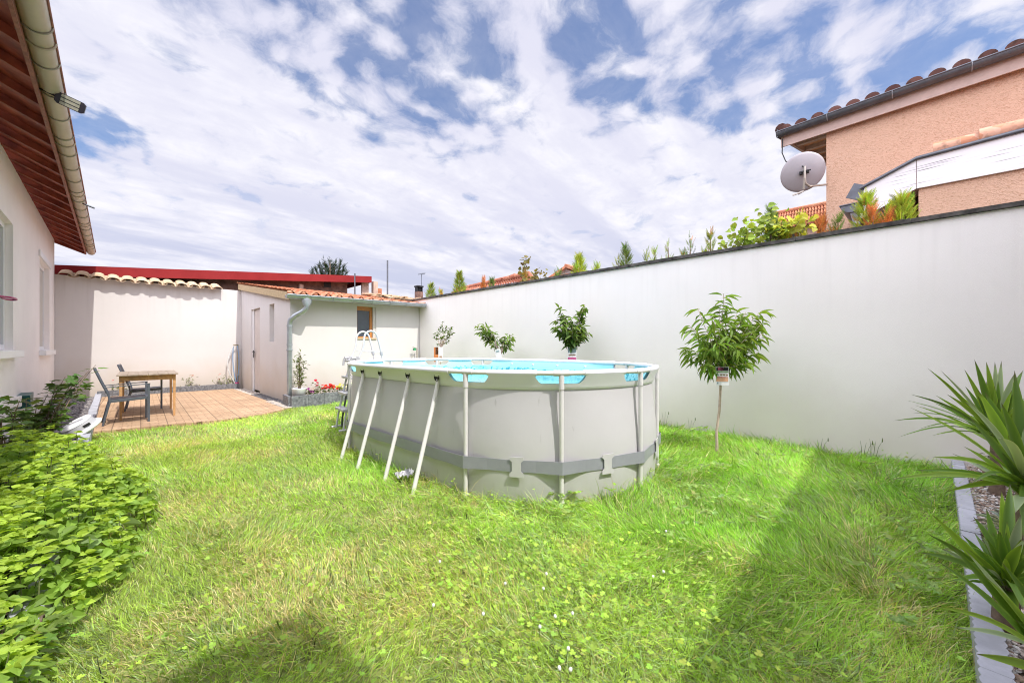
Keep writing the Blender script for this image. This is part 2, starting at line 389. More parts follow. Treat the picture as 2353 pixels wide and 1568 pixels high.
K['dishmetal'] = rough_mat('dish_metal', (.50, .46, .40), .4, .1, 5, metal=.4)
K['sofwood'] = rough_mat('soffit_wood', (.62, .38, .20), .7, .2, 10)
K['rafwood'] = rough_mat('pale_rafter', (.50, .42, .36), .7, .15, 10)
K['lampbody'] = rough_mat('lamp_black', (.035, .03, .045), .4, .1, 5)
K['lampglass'] = rough_mat('lamp_panel', (.46, .44, .36), .3, .2, 40)
K['water'] = None

def stucco():
    m, N, L, p = new_mat('orange_stucco'); tc = N.new('ShaderNodeTexCoord')
    mp = N.new('ShaderNodeMapping'); mp.inputs['Scale'].default_value = (1, 1, 2.6); L.new(tc.outputs['Object'], mp.inputs[0])
    n = N.new('ShaderNodeTexNoise'); n.inputs['Scale'].default_value = 34; n.inputs['Detail'].default_value = 3; n.inputs['Distortion'].default_value = 1.0; L.new(mp.outputs[0], n.inputs['Vector'])
    cr = N.new('ShaderNodeValToRGB'); cr.color_ramp.elements[0].position = .36; cr.color_ramp.elements[0].color = (.58, .34, .215, 1); cr.color_ramp.elements[1].position = .47; cr.color_ramp.elements[1].color = (.74, .48, .335, 1)
    L.new(n.outputs[0], cr.inputs[0]); L.new(cr.outputs[0], p.inputs['Base Color']); p.inputs['Roughness'].default_value = .95
    b = N.new('ShaderNodeBump'); b.inputs['Strength'].default_value = .9; b.inputs['Distance'].default_value = .02; L.new(n.outputs[0], b.inputs['Height']); L.new(b.outputs[0], p.inputs['Normal'])
    return m
K['stucco'] = stucco()
def whiteboard():
    m, N, L, p = new_mat('peeling_white_board'); tc = N.new('ShaderNodeTexCoord')
    mp = N.new('ShaderNodeMapping'); mp.inputs['Scale'].default_value = (1, .5, 22); L.new(tc.outputs['Object'], mp.inputs[0])
    n = N.new('ShaderNodeTexNoise'); n.inputs['Scale'].default_value = 2.2; n.inputs['Detail'].default_value = 6; L.new(mp.outputs[0], n.inputs['Vector'])
    cr = N.new('ShaderNodeValToRGB'); cr.color_ramp.elements[0].position = .30; cr.color_ramp.elements[0].color = (.10, .09, .10, 1); cr.color_ramp.elements[1].position = .36; cr.color_ramp.elements[1].color = (.82, .80, .80, 1)
    L.new(n.outputs[0], cr.inputs[0]); L.new(cr.outputs[0], p.inputs['Base Color']); p.inputs['Roughness'].default_value = .6
    return m
K['board'] = whiteboard()
def tiles(name, a, b, c, dark=.06):
    m, N, L, p = new_mat(name); tc = N.new('ShaderNodeTexCoord')
    v = N.new('ShaderNodeTexVoronoi'); v.inputs['Scale'].default_value = 5; L.new(tc.outputs['Object'], v.inputs['Vector'])
    cr = N.new('ShaderNodeValToRGB'); e = cr.color_ramp.elements; e[0].color = (*a, 1); e[1].color = (*b, 1); x = e.new(.5); x.color = (*c, 1)
    sp = N.new('ShaderNodeSeparateColor'); L.new(v.outputs['Color'], sp.inputs[0]); L.new(sp.outputs[0], cr.inputs[0])
    n = N.new('ShaderNodeTexNoise'); n.inputs['Scale'].default_value = 14; n.inputs['Detail'].default_value = 8; L.new(tc.outputs['Object'], n.inputs['Vector'])
    mx = N.new('ShaderNodeMix'); mx.data_type = 'RGBA'; mr = N.new('ShaderNodeMapRange'); L.new(n.outputs[0], mr.inputs[0]); mr.inputs[1].default_value = .52; mr.inputs[2].default_value = .75; mr.inputs[4].default_value = .7
    L.new(mr.outputs[0], mx.inputs[0]); L.new(cr.outputs[0], mx.inputs[6]); mx.inputs[7].default_value = (dark, dark * .8, dark * .6, 1)
    L.new(mx.outputs[2], p.inputs['Base Color']); p.inputs['Roughness'].default_value = .95; p.inputs['Specular IOR Level'].default_value = .08
    bp = N.new('ShaderNodeBump'); bp.inputs['Strength'].default_value = .4; bp.inputs['Distance'].default_value = .01; L.new(n.outputs[0], bp.inputs['Height']); L.new(bp.outputs[0], p.inputs['Normal'])
    return m
K['tile'] = tiles('clay_tiles', (.42, .16, .09), (.55, .27, .16), (.48, .20, .12))
K['coptile'] = tiles('coping_tiles', (.45, .33, .21), (.62, .48, .34), (.52, .37, .25), .12)
K['oldtile'] = tiles('old_clay_tiles', (.30, .11, .07), (.42, .19, .12), (.36, .14, .09), .05)
K['darktile'] = tiles('dark_round_tiles', (.09, .045, .04), (.17, .085, .07), (.12, .06, .05), .03)
def blueliner():
    m, N, L, p = new_mat('blue_mosaic_liner'); g = N.new('ShaderNodeNewGeometry'); sp = N.new('ShaderNodeSeparateXYZ'); L.new(g.outputs['Position'], sp.inputs[0])
    v = N.new('ShaderNodeTexVoronoi'); v.inputs['Scale'].default_value = 26; L.new(g.outputs['Position'], v.inputs['Vector'])
    sc = N.new('ShaderNodeSeparateColor'); L.new(v.outputs['Color'], sc.inputs[0])
    cr = N.new('ShaderNodeValToRGB'); e = cr.color_ramp.elements; e[0].color = (.33, .74, .78, 1); e[0].position = .55; e[1].position = .9; e[1].color = (.05, .42, .50, 1); L.new(sc.outputs[0], cr.inputs[0])
    mr = N.new('ShaderNodeMapRange'); mr.interpolation_type = 'STEPPED' if False else 'LINEAR'; L.new(sp.outputs[2], mr.inputs[0]); mr.inputs[1].default_value = .898; mr.inputs[2].default_value = .90; mr.inputs[3].default_value = 0; mr.inputs[4].default_value = 1
    mx = N.new('ShaderNodeMix'); mx.data_type = 'RGBA'; L.new(mr.outputs[0], mx.inputs[0]); L.new(cr.outputs[0], mx.inputs[6]); mx.inputs[7].default_value = (.30, .70, .75, 1)
    L.new(mx.outputs[2], p.inputs['Base Color']); p.inputs['Roughness'].default_value = .35
    return m
K['liner'] = blueliner()
def water():
    m, N, L, p = new_mat('pool_water'); p.inputs['Base Color'].default_value = (.22, .62, .68, 1); p.inputs['Roughness'].default_value = .05; p.inputs['Transmission Weight'].default_value = .6; p.inputs['IOR'].default_value = 1.33
    tc = N.new('ShaderNodeTexCoord'); n = N.new('ShaderNodeTexNoise'); n.inputs['Scale'].default_value = 6; L.new(tc.outputs['Object'], n.inputs['Vector'])
    b = N.new('ShaderNodeBump'); b.inputs['Strength'].default_value = .25; b.inputs['Distance'].default_value = .03; L.new(n.outputs[0], b.inputs['Height']); L.new(b.outputs[0], p.inputs['Normal'])
    return m
K['water'] = water()
def paving():
    m, N, L, p = new_mat('clay_pavers'); tc = N.new('ShaderNodeTexCoord')
    mp = N.new('ShaderNodeMapping'); mp.inputs['Rotation'].default_value = (0, 0, R(2)); L.new(tc.outputs['Object'], mp.inputs[0])
    br = N.new('ShaderNodeTexBrick'); L.new(mp.outputs[0], br.inputs['Vector']); br.offset = 0.0
    br.inputs['Scale'].default_value = 1; br.inputs['Brick Width'].default_value = .30; br.inputs['Row Height'].default_value = .30; br.inputs['Mortar Size'].default_value = .006; br.inputs['Mortar Smooth'].default_value = .3
    br.inputs['Color1'].default_value = (.45, .295, .18, 1); br.inputs['Color2'].default_value = (.54, .37, .235, 1); br.inputs['Mortar'].default_value = (.24, .16, .10, 1)
    b2 = N.new('ShaderNodeTexBrick'); L.new(mp.outputs[0], b2.inputs['Vector']); b2.offset = .5
    b2.inputs['Scale'].default_value = 1; b2.inputs['Brick Width'].default_value = .20; b2.inputs['Row Height'].default_value = .10; b2.inputs['Mortar Size'].default_value = .007
    b2.inputs['Color1'].default_value = (1, 1, 1, 1); b2.inputs['Color2'].default_value = (.80, .78, .76, 1); b2.inputs['Mortar'].default_value = (.55, .48, .44, 1)
    v = N.new('ShaderNodeTexVoronoi'); v.inputs['Scale'].default_value = 12.5; v.inputs['Randomness'].default_value = .35; L.new(mp.outputs[0], v.inputs['Vector'])
    mr = N.new('ShaderNodeMapRange'); L.new(v.outputs['Distance'], mr.inputs[0]); mr.inputs[1].default_value = .10; mr.inputs[2].default_value = .22; mr.inputs[3].default_value = .45; mr.inputs[4].default_value = 1
    n = N.new('ShaderNodeTexNoise'); n.inputs['Scale'].default_value = 1.3; n.inputs['Detail'].default_value = 7; L.new(tc.outputs['Object'], n.inputs['Vector'])
    mr2 = N.new('ShaderNodeMapRange'); L.new(n.outputs[0], mr2.inputs[0]); mr2.inputs[3].default_value = .75; mr2.inputs[4].default_value = 1.25
    def mul(a, b):
        x = N.new('ShaderNodeMix'); x.data_type = 'RGBA'; x.blend_type = 'MULTIPLY'; x.inputs[0].default_value = 1; L.new(a, x.inputs[6]); L.new(b, x.inputs[7]); return x.outputs[2]
    c = mul(mul(mul(br.outputs[0], b2.outputs[0]), mr.outputs[0]), mr2.outputs[0])
    L.new(c, p.inputs['Base Color']); p.inputs['Roughness'].default_value = .9
    bp = N.new('ShaderNodeBump'); bp.inputs['Strength'].default_value = .5; bp.inputs['Distance'].default_value = .006; L.new(mr.outputs[0], bp.inputs['Height']); L.new(bp.outputs[0], p.inputs['Normal'])
    return m
K['paving'] = paving()
K['leaf'] = leaf_mat('leaf'); K['grass'] = leaf_mat('grass_blade', .55, .40, .25); K['yucca'] = leaf_mat('yucca_leaf', .38, .18, .5)
K['cedar'] = leaf_mat('cedar_leaf', .7, .25, .2); K['petal'] = leaf_mat('petal', .6, .35, .2, .6); K['pebble'] = tint_mat('pebble')
K['lawnsoil'] = rough_mat('lawn_soil', (.22, .28, .06), .95, .35, 6, .8, 60, col2=(.38, .38, .15))

# ================================================================== SETTING
XR, ZR = 5.805, 2.552            # boundary wall
XS, YS, YB = 2.61, 9.07, 13.61   # shed corner, back wall
XH = -.943                       # house wall
b = B(); b.box(-120, 120, -60, 160, -.30, -.055); tag(b.build('ground', K['soil']), kind='structure')
# lawn sheet, gently uneven
def lawn_z(x, y): return .018 * math.sin(x * 1.7 + .5) * math.cos(y * 1.3) + .008 * math.sin(x * 5 + y * 4)
def build_lawn():
    b = B(); nx, ny = 66, 104; x0, x1, y0, y1 = -1.0, 5.80, -2.9, 9.3
    vs = []
    for j in range(ny + 1):
        for i in range(nx + 1):
            x = x0 + (x1 - x0) * i / nx; y = y0 + (y1 - y0) * j / ny; vs.append((x, y, lawn_z(x, y) - .02))
    b.add(vs, [(j * (nx + 1) + i, j * (nx + 1) + i + 1, (j + 1) * (nx + 1) + i + 1, (j + 1) * (nx + 1) + i) for j in range(ny) for i in range(nx)], 0, True)
    tag(b.build('lawn', K['lawnsoil']), kind='structure')
build_lawn()
# brick terrace (its front edge curves)
TE = [(-.20, 7.95), (.3, 7.86), (.64, 7.83), (1.1, 7.74), (1.51, 7.75), (2.0, 8.0), (2.36, 8.30)]
b = B(); b.prism([(x, y, -.05) for x, y in TE] + [(2.36, 13.38, -.05), (-.20, 13.38, -.05)], (0, 0, .075)); tag(b.build('terrace_paving', K['paving']), kind='structure')

# ------------------------------------------------------------------ boundary wall
t = thing('boundary_wall', 'long pale rendered wall with dark weathered coping on the right of the lawn', 'wall', (XR, 6, 0))
b = B(); b.box(XR, XR + .2, -3.2, 14.2, -.1, ZR - .045); b.build('wall_face', K['boundary'], t)
b = B(); y = -3.2; k = 0
while y < 14.2:
    l = .98; b.box(XR - .035, XR + .235, y + .004, min(y + l, 14.2), ZR - .045 + .003, ZR + .0 + .004 * (k % 2)); y += l; k += 1
b.build('coping', K['darkcap'], t)

# ------------------------------------------------------------------ generic wall slab with openings, in a (u,v) frame
def wall_open(b, O, U, V, Nn, u0, u1, v0, v1, holes, depth, m=0):
    """front face at O + u*U + v*V, reveals go back along -Nn by depth"""
    O, U, V, Nn = map(Vector, (O, U, V, Nn))
    us = sorted({u0, u1} | {h[0] for h in holes} | {h[1] for h in holes}); vs = sorted({v0, v1} | {h[2] for h in holes} | {h[3] for h in holes})
    P = lambda u, v, d=0.: O + U * u + V * v - Nn * d
    for i in range(len(us) - 1):
        for j in range(len(vs) - 1):
            cu, cv = (us[i] + us[i + 1]) / 2, (vs[j] + vs[j + 1]) / 2
            if any(h[0] < cu < h[1] and h[2] < cv < h[3] for h in holes): continue
            b.poly([P(us[i], vs[j]), P(us[i + 1], vs[j]), P(us[i + 1], vs[j + 1]), P(us[i], vs[j + 1])], m)
    for a, c, d, e in holes:
        for p, q in (((a, d), (a, e)), ((c, d), (c, e)), ((a, d), (c, d)), ((a, e), (c, e))):
            b.poly([P(*p), P(*q), P(*q, depth), P(*p, depth)], m)
    for p, q in (((u0, v0), (u1, v0)), ((u1, v0), (u1, v1)), ((u1, v1), (u0, v1)), ((u0, v1), (u0, v0))):
        b.poly([P(*p), P(*q), P(*q, depth), P(*p, depth)], m)

# ------------------------------------------------------------------ the house on the left
house = thing('house', 'white rendered house with dark red eaves and beige gutter at left', 'house', (XH, 6, 0))
ZF = 3.42; XF = -.465
w2 = (onX(90, 700, XH).y, onX(113, 700, XH).y, 1.13, 2.70)           # far small window
w2 = (w2[0] + .05, w2[1] + .05, 1.155, 2.86)
w1 = (3.2, onX(30, 700, XH).y, 1.17, 2.86)
b = B(); ztop = ZF + .24
wall_open(b, (XH, 0, 0), (0, 1, 0), (0, 0, 1), (1, 0, 0), -3.0, 13.60, -.1, ztop, [w1, w2], .24)
b.box(-7, XH - .241, -3.0, 13.60, -.1, ztop); b.build('wall', K['housewall'], house)
for (a, c, d, e), nm in ((w1, 0), (w2, 1)):
    w = B(); fx = XH - .10
    for (p, q, r_, s_) in ((a + .002, a + .07, d, e), (c - .07, c - .002, d, e), (a + .071, c - .071, e - .07, e - .002), (a + .071, c - .071, d + .002, d + .07)): w.box(fx - .03, fx + .03, p, q, r_, s_)
    if nm == 0: w.box(fx - .02, fx + .035, (a + c) / 2 - .05, (a + c) / 2 + .05, d + .071, e - .071)
    wo = w.build('window', K['white'], house)
    g = B()
    if nm == 0: g.box(fx - .012, fx - .004, a + .06, c - .06, d + .06, e - .06); g.build('pane', K['glassdark'], wo)
    else:
        z = d + .07
        while z < e - .1: g.box(fx - .01, fx + .012, a + .065, c - .065, z, z + .047); z += .05
        g.build('shutter', K['blind'], wo)
    s_ = B(); s_.box(XH - .1, XH + .085, a - .07, c + .10, d - .095, d - .003); s_.build('window_sill', K['white'], wo, bevel=.006)
# thin moulded band over the small window
b = B(); b.box(XH + .002, XH + .022, w2[0] - .12, w2[1] + .12, w2[3] + .01, w2[3] + .12); b.build('lintel', K['white'], house)
# eaves
roof = B(); sl_ = .5
def rz(x): return ZF + .115 + (XF - x) * sl_
roof.prism([(XF + .10, -3.1, rz(XF + .10)), (-4.2, -3.1, rz(-4.2)), (-4.2, -3.1, rz(-4.2) + .1), (XF + .10, -3.1, rz(XF + .10) + .1)], (0, 17.0, 0))
roofo = roof.build('roof', K['oldtile'], house)
so = B(); so.prism([(XF - .005, -3.0, rz(XF) - .024), (XH - .25, -3.0, rz(XH - .25) - .024), (XH - .25, -3.0, rz(XH - .25) - .004), (XF - .005, -3.0, rz(XF) - .004)], (0, 16.6, 0)); so.build('soffit', K['redwood'], roofo)
y = -2.6 
while y < 13.55:
    r_ = B(); r_.prism([(XF - .012, y, ZF + .012), (XH - .2, y, rz(XH - .2) - .125), (XH - .2, y, rz(XH - .2) - .026), (XF - .012, y, rz(XF) - .026)], (0, .075, 0)); r_.build('rafter', K['redwood'], roofo); y += .51
b = B(); b.prism([(XF, 13.62, ZF), (XH - .02, 13.62, rz(XH) - .16), (XH - .02, 13.62, rz(XH) + .05), (XF, 13.62, rz(XF) + .02)], (0, .03, 0)); b.build('bargeboard', K['redwood'], roofo)
b = B(); b.box(XF - .01, XF + .012, -3.0, 13.62, ZF, ZF + .13); b.build('fascia', K['fascia'], roofo)
gx, gz, gr = -.386, 3.525, .074
gut = B(); segs = 10
prof = [(gx + gr * math.cos(math.pi + math.pi * k / segs), gz + gr * math.sin(math.pi + math.pi * k / segs)) for k in range(segs + 1)]
prof2 = [(gx + (gr - .004) * math.cos(2 * math.pi - math.pi * k / segs), gz + (gr - .004) * math.sin(2 * math.pi - math.pi * k / segs)) for k in range(segs + 1)]
pr = prof + prof2; y0, y1 = -3.0, 13.80; n = len(pr)
gut.add([(x, y0, z) for x, z in pr] + [(x, y1, z) for x, z in pr], [(i, (i + 1) % n, n + (i + 1) % n, n + i) for i in range(n)], 0, True)
gut.poly([(x, y1, z) for x, z in prof]); gut.poly([(x, y0, z) for x, z in prof])
go = gut.build('gutter', K['beige'], roofo)
y = -2.3; k = 0
while y < 13.5:
    rr = gr + .006
    pts = [(XF + .015, y, gz - .01)] + [(gx + rr * math.cos(a), y, gz + rr * math.sin(a)) for a in np.linspace(math.pi * 1.02, 2 * math.pi * .995, 12)]
    hg = B(); hg.tube(pts, .0055, 5); y += .51; k += 1; hg.build('gutter_strap', K['wire'], go)
    if k % 4 == 2:
        y2 = y - .3
        hg = B(); hg.tube([(gx + rr * math.cos(a), y2, gz + rr * math.sin(a)) for a in np.linspace(math.pi, 2 * math.pi, 14)], .009, 5); hg.build('gutter_joint', K['beige'], go)
b = B(); b.tube([(gx + gr + .004, -3, gz + .004), (gx + gr + .004, 13.80, gz + .004)], .008, 6); b.build('gutter_lip', K['fascia'], go)
y = 1.0
while y < 13.4: b = B(); b.lathe([(0, 0), (.012, .002), (.012, .012), (0, .014)], (XF + .02, y, ZF + .065), 8, mat=Matrix.Rotation(R(90), 4, 'Y')); y += .51; b.build('fascia_screw', K['white'], roofo)
# terracotta roof cover tiles just above the gutter
b = B()
for k in range(0, 79):
    y = -2.9 + k * .213
    vs = [(XF + .13 if s == 0 else XF - .3, y + .08 * math.cos(math.pi * j / 8), (rz(XF + .13) if s == 0 else rz(XF - .3)) + .10 + .05 * math.sin(math.pi * j / 8)) for s in (0, 1) for j in range(9)]
    b.add(vs, [(j, j + 1, 9 + j + 1, 9 + j) for j in range(8)], 0, True)
b.build('cover_tiles', K['oldtile'], roofo)
# floodlight on an arm, and a thin rod further on
P0 = onX(90, 203, XF + .012)
fl = thing('floodlight', 'black floodlight with pale light strips on an arm beyond the beige gutter', 'floodlight', P0)
b = B(); b.tube([P0, P0 + Vector((.10, -.005, -.03))], .007, 8); b.build('arm', K['black'], fl)
q0 = P0 + Vector((.09, -.005, -.027)); q1 = q0 + Vector((.18, -.005, -.045)); dd = (q1 - q0).normalized()
ux = dd.cross(ray(150, 240)).normalized(); ux = (ux - dd * ux.dot(dd)).normalized(); un = dd.cross(ux)
Mx = Matrix((dd, ux, un)).transposed().to_4x4(); Mx.translation = q0
b = B(); L_ = (q1 - q0).length
out = [(0, -.035), (.02, -.05), (L_ - .02, -.05), (L_, -.035), (L_, .035), (L_ - .02, .05), (.02, .05), (0, .035)]
b.prism([Mx @ Vector((u, v, -.016)) for u, v in out], (un * .032)); b.build('lamp_body', K['lampbody'], fl, bevel=.003)
for v in (-.032, 0, .032):
    for sgn in (-1, 1):
        b = B(); b.box(.035, L_ - .035, v - .012, v + .012, sgn * .017 - .002, sgn * .017 + .002, 0, Mx); b.build('light_strip', K['lampglass'], fl)
P0 = onX(165, 458, XF + .012)
fl = thing('bracket_rod', 'thin dark metal rod poking out past the gutter at the far eaves', 'rod', P0)
b = B(); b.tube([P0, P0 + Vector((.15, -.01, -.05)), P0 + Vector((.24, -.015, -.08))], .009, 8); b.build('rod', K['lampbody'], fl)
b = B(); b.tube([P0 + Vector((.14, -.012, -.045)), P0 + Vector((.24, -.015, -.078))], .014, 8); b.build('rod_sleeve', K['darkzinc'], fl)
# pink loop at the large window
p = onX(14, 685, XH + .03); p.y = w1[1] - .6
ring_c = Vector((XH + .12, onX(20, 685, XH + .12).y, 1.2 + (HY - 685) / FPX * (ray(20, 685) * 1).dot(Vector((sY, cY, 0))) ))
h = hit(20, 685, (XH + .14, 0, 0), (1, 0, 0))
t = thing('pink_loop', 'pink looped plastic handle sticking out at the large window', 'plastic loop', h)
b = B(); pts = [h + Vector((.045 * math.cos(a), .19 * math.sin(a) + .02, .0)) for a in np.linspace(0, 2 * math.pi, 22)[:-1]]
b.tube(pts, .011, 6, closed=True); b.build('ring', K['pink'], t)
b = B(); b.tube([h + Vector((-.01, -.17, 0)), h + Vector((-.12, -.5, 0))], .012, 6); b.build('handle', K['pink'], t)
# teal box low on the wall
h = onX(42, 912, XH); t = thing('hose_reel_cover', 'small dark teal plastic cover low on the house wall above the shrub', 'tap cover', h)
b = B(); b.prism([h + Vector((0, -.16, .03)), h + Vector((0, .20, .05)), h + Vector((0, .12, -.14)), h + Vector((0, -.08, -.16))], (.12, 0, 0)); b.build('cover', K['teal'], t, bevel=.006)
b = B(); b.box(XH, XH + .05, h.y - .32, h.y - .17, h.z - .11, h.z + .03); b.build('wall_box', K['housewall'], t)
b = B(); b.tube([(XH + .06, h.y + .17, h.z - .06), (XH + .06, h.y + .17, h.z - .32)], .02, 8); b.build('pipe', K['white'], t)

# ------------------------------------------------------------------ back wall with clay coping
t = thing('back_wall', 'white rendered wall with curved clay coping tiles behind the brick terrace', 'wall', (.8, YB, 0))
b = B(); b.box(XH - .3, XS + .3, YB, YB + .2, -.1, 2.885); b.build('wall_face', K['wall'], t)
b = B(); n = 12; xa = onY(130, 630, YB - .12).x; xb = onY(512, 655, YB - .12).x; sp = (xb - xa) / n
for k in range(n + 1):
    x = xa + sp * (k + .5) if k < n else xb + .02
    if k == n: continue
    r_ = sp * .47; z0 = 2.90 + random.uniform(-.008, .008); ln = random.uniform(-.02, .03)
    for sgn, xc, rr, dz in ((1, x, r_, 0), (-1, x + sp / 2, r_ * .8, .012)):
        if sgn < 0 and k == n - 1: continue
        seg = 10; a0 = []; 
        for (yy, zz, ro) in ((YB - .22 - ln - (0 if sgn > 0 else -.02), z0 + dz - .06, rr), (YB + .30, z0 + dz + .10, rr * .86)):
            for th in (0, .014):
                for j in range(seg + 1):
                    an = math.pi * (.08 + .84 * j / seg); a0.append((xc - (ro - th) * math.cos(an), yy, zz + sgn * (ro - th) * math.sin(an) * .62 - (0 if sgn > 0 else -.03)))
        m_ = seg + 1
        fs = [(j, j + 1, 2 * m_ + j + 1, 2 * m_ + j) for j in range(seg)] + [(m_ + j, m_ + j + 1, 3 * m_ + j + 1, 3 * m_ + j) for j in range(seg)] + [(j, j + 1, m_ + j + 1, m_ + j) for j in range(seg)]
        b.add(a0, fs, 0, False)
b.build('coping_tiles', K['coptile'], t)
# planter edging along its foot
t = thing('back_planter', 'low slate grey flower bed edging along the foot of the white back wall', 'planter', (1.1, 13.4, 0))
b = B(); x = -.28
while x < 2.5: x2 = min(x + .25, 2.52); b.box(x + .002, x2 - .002, 13.36, 13.395, -.05, .17 + random.uniform(-.004, .004)); x = x2
b.build('edging', K['plinth'], t)
b = B(); b.box(-.28, 2.52, 13.396, YB - .002, -.05, .13); b.build('soil', K['soil'], t)

# ------------------------------------------------------------------ the long building with the red roof edge, behind
YR = 13.93
r0 = onY(125, 607, YR); r1 = onY(852, 634.5, YR); r0b = onY(125, 632, YR); r1b = onY(852, 649, YR)
red = thing('red_roof_building', 'long low brick building with a sloping bright red roof edge behind the shed', 'building', (3, YR, 0))
b = B(); b.prism([r0 + Vector((-.6, 0, -.07)), r1, r1b, r0b + Vector((-.6, 0, -.07))], (0, .05, 0)); b.build('roof_edge', K['redfascia'], red)
sl2 = (r1.z - r0.z) / (r1.x - r0.x)
b = B(); b.prism([r0 + Vector((-.6, .052, -.10)), r1 + Vector((-.01, .052, -.02)), r1 + Vector((-.01, .052, -.06)), r0 + Vector((-.6, .052, -.16))], (0, 4.5, 0)); b.build('roof', K['darkcap'], red)
b = B(); b.prism([r1 + Vector((.0, -.002, -.002)), r1 + Vector((.0, 4.6, -.002)), r1 + Vector((0, 4.6, -.23)), r1 + Vector((0, -.002, -.23))], (.03, 0, 0)); b.build('roof_end', K['redfascia'], red)
b = B(); wy = YR + .35
b.prism([(-2, wy, 0), (r1.x - .75, wy, 0), (r1.x - .75, wy, r1.z - .14), (-2, wy, r0.z - .25)], (0, 3.5, 0)); b.build('wall', K['brickbrown'], red)
for (x, y, w, mt) in ((752, 646, 20, 'black'),):
    a = onY(x, y, wy - .01); b = B(); b.box(a.x - .12, a.x + .12, wy - .02, wy - .001, a.z - .22, a.z + .02); b.build('opening', K[mt], red)
for (x0_, x1_, y0_, y1_, mt, dy) in ((832, 847, 646, 666, 'stone', .12), (858, 868, 646, 656, 'stone', .2), (868, 877, 662, 672, 'brick', .12), (688, 697, 652, 658, 'stone', .15)):
    x0_, x1_ = (min(x0_, 848), min(x1_, 851)) if x0_ > 852 and False else (x0_, x1_)
    a = onY(x0_, y0_, wy - dy); c = onY(x1_, y1_, wy - dy)
    b = B(); b.box(a.x, c.x, wy - dy, wy - .022, c.z - .35, a.z); b.build('masonry_block', K[mt], red)

# ------------------------------------------------------------------ shed
shed = thing('shed', 'white rendered shed with clay tile roof, zinc gutter and narrow door', 'shed', (4.2, YS, 0))
zlo = 2.27
def zroof(y): return 2.33 + (y - (YS - .22)) * .150
ys_ = [onX(577, 710, XS).y, onX(597, 703, XS).y, onX(619, 700, XS).y, onX(630, 700, XS).y]
door = (ys_[1], ys_[0], -.02, 2.24); slit = (ys_[3] , ys_[2], 1.345, 2.245)
b = B()
wall_open(b, (XS, 0, 0), (0, 1, 0), (0, 0, 1), (-1, 0, 0), YS + .003, YB - .01, -.1, zlo, [door, slit], .16)
b.poly([(XS, YS, zlo), (XS, YB - .01, zlo), (XS, YB - .01, zroof(YB) - .03), (XS, YS, zroof(YS) - .03)])
wa = onY(820, 702, YS); wb = onY(864, 776, YS)
win = (wa.x, wb.x, wb.z, wa.z)
wall_open(b, (0, YS, 0), (1, 0, 0), (0, 0, 1), (0, -1, 0), XS + .003, XR - .01, -.1, zlo + .04, [win], .16)
b.box(XS + .161, XR - .02, YS + .161, YB - .02, -.1, zlo - .02)
b.build('wall', K['wall'], shed)
dm = rough_mat('painted_door', (.56, .50, .47), .6, .06, 6)
d_ = B(); d_.box(XS + .06, XS + .10, door[0] + .01, door[1] - .01, .06, door[3] - .01); do = d_.build('door', dm, shed)
d_ = B()
for (p, q, r_, s_) in ((door[0] + .001, door[0] + .06, .0, door[3] - .001), (door[1] - .10, door[1] - .001, .0, door[3] - .001)): d_.box(XS + .03, XS + .055, p, q, r_, s_)
d_.build('door_frame', K['white'], do)
d_ = B(); hy = door[1] - .16; d_.box(XS + .015, XS + .03, hy - .02, hy + .02, .93, 1.13); d_.bar((XS + .01, hy + .05, 1.08), (XS + .01, hy - .12, 1.08), .018, .018); d_.build('handle', K['black'], do)
w = B(); fy = YS + .10; a, c, d, e = win
w.box(a + .001, a + .04, fy - .02, fy + .02, d, e - .001); w.box(c - .13, c - .07, fy - .02, fy + .02, d, e - .001); w.box(a + .041, c - .131, fy - .02, fy + .02, e - .10, e - .001); w.box(a + .041, c - .131, fy - .02, fy + .02, d + .001, d + .03)
wo = w.build('window', K['orange'], shed)
w = B(); w.box(a + .02, c - .08, fy + .002, fy + .008, d + .01, e - .03); w.build('pane', K['glassdark'], wo)
w = B(); w.box(a - .0, c + .0, YS - .02, YS + .16, d - .04, d - .001); w.build('window_sill', K['wood'], wo)
w = B(); w.box(c - .069, c - .002, YS + .02, YS + .15, d, e - .001); w.build('reveal_board', K['blind'], wo)
# roof of wavy tiles: cosine section, overlapping courses
def wave_roof(x0, x1, y0, y1, zf, pitch, amp, course, lift=.02, seg=8):
    b = B(); n = int((x1 - x0) / pitch * seg); y = y0; row = 0
    while y < y1:
        ye = min(y + course + .03, y1 + .03); vs = []
        for (yy, dz) in ((y, -.03), (y, 0), (ye, -lift)):
            for i in range(n + 1):
                x = x0 + (x1 - x0) * i / n; ph = (x - x0) / pitch * 2 * math.pi
                c = math.cos(ph); c = (abs(c) ** .7) * (1 if c > 0 else -1)
                vs.append((x + .004 * math.sin(row * 7 + i // seg), yy + .006 * math.sin(i // seg * 2.3 + row), zf(yy) + lift + amp * c + (dz if yy != y or dz == 0 else -.016)))
        m_ = n + 1
        b.add(vs, [(k * m_ + i, k * m_ + i + 1, (k + 1) * m_ + i + 1, (k + 1) * m_ + i) for k in (0, 1) for i in range(n)], 0, False); y += course; row += 1
    return b
ro = wave_roof(XS - .08, XR + .06, YS - .31, YB + .25, lambda y: zroof(y) + .035, .25, .036, .33).build('roof', K['tile'], shed)
b = B(); b.prism([(XS - .07, YS - .20, zroof(YS - .2) - .045), (XR + .0, YS - .20, zroof(YS - .2) - .045), (XR + .0, YS - .20, zroof(YS - .2) - .01), (XS - .07, YS - .20, zroof(YS - .2) - .01)], (0, .19, 0)); b.build('eaves_board', K['wood'], ro)
b = B()
for k in range(13):      # underside cover course seen under the wavy edge
    x = XS - .08 + k * .25; b.lathe([(.0, 0), (.06, .0), (.05, .06), (.0, .075)], (x, YS - .255, zroof(YS - .2) - .012), 8)
b.build('eaves_filler', K['tile'], ro)
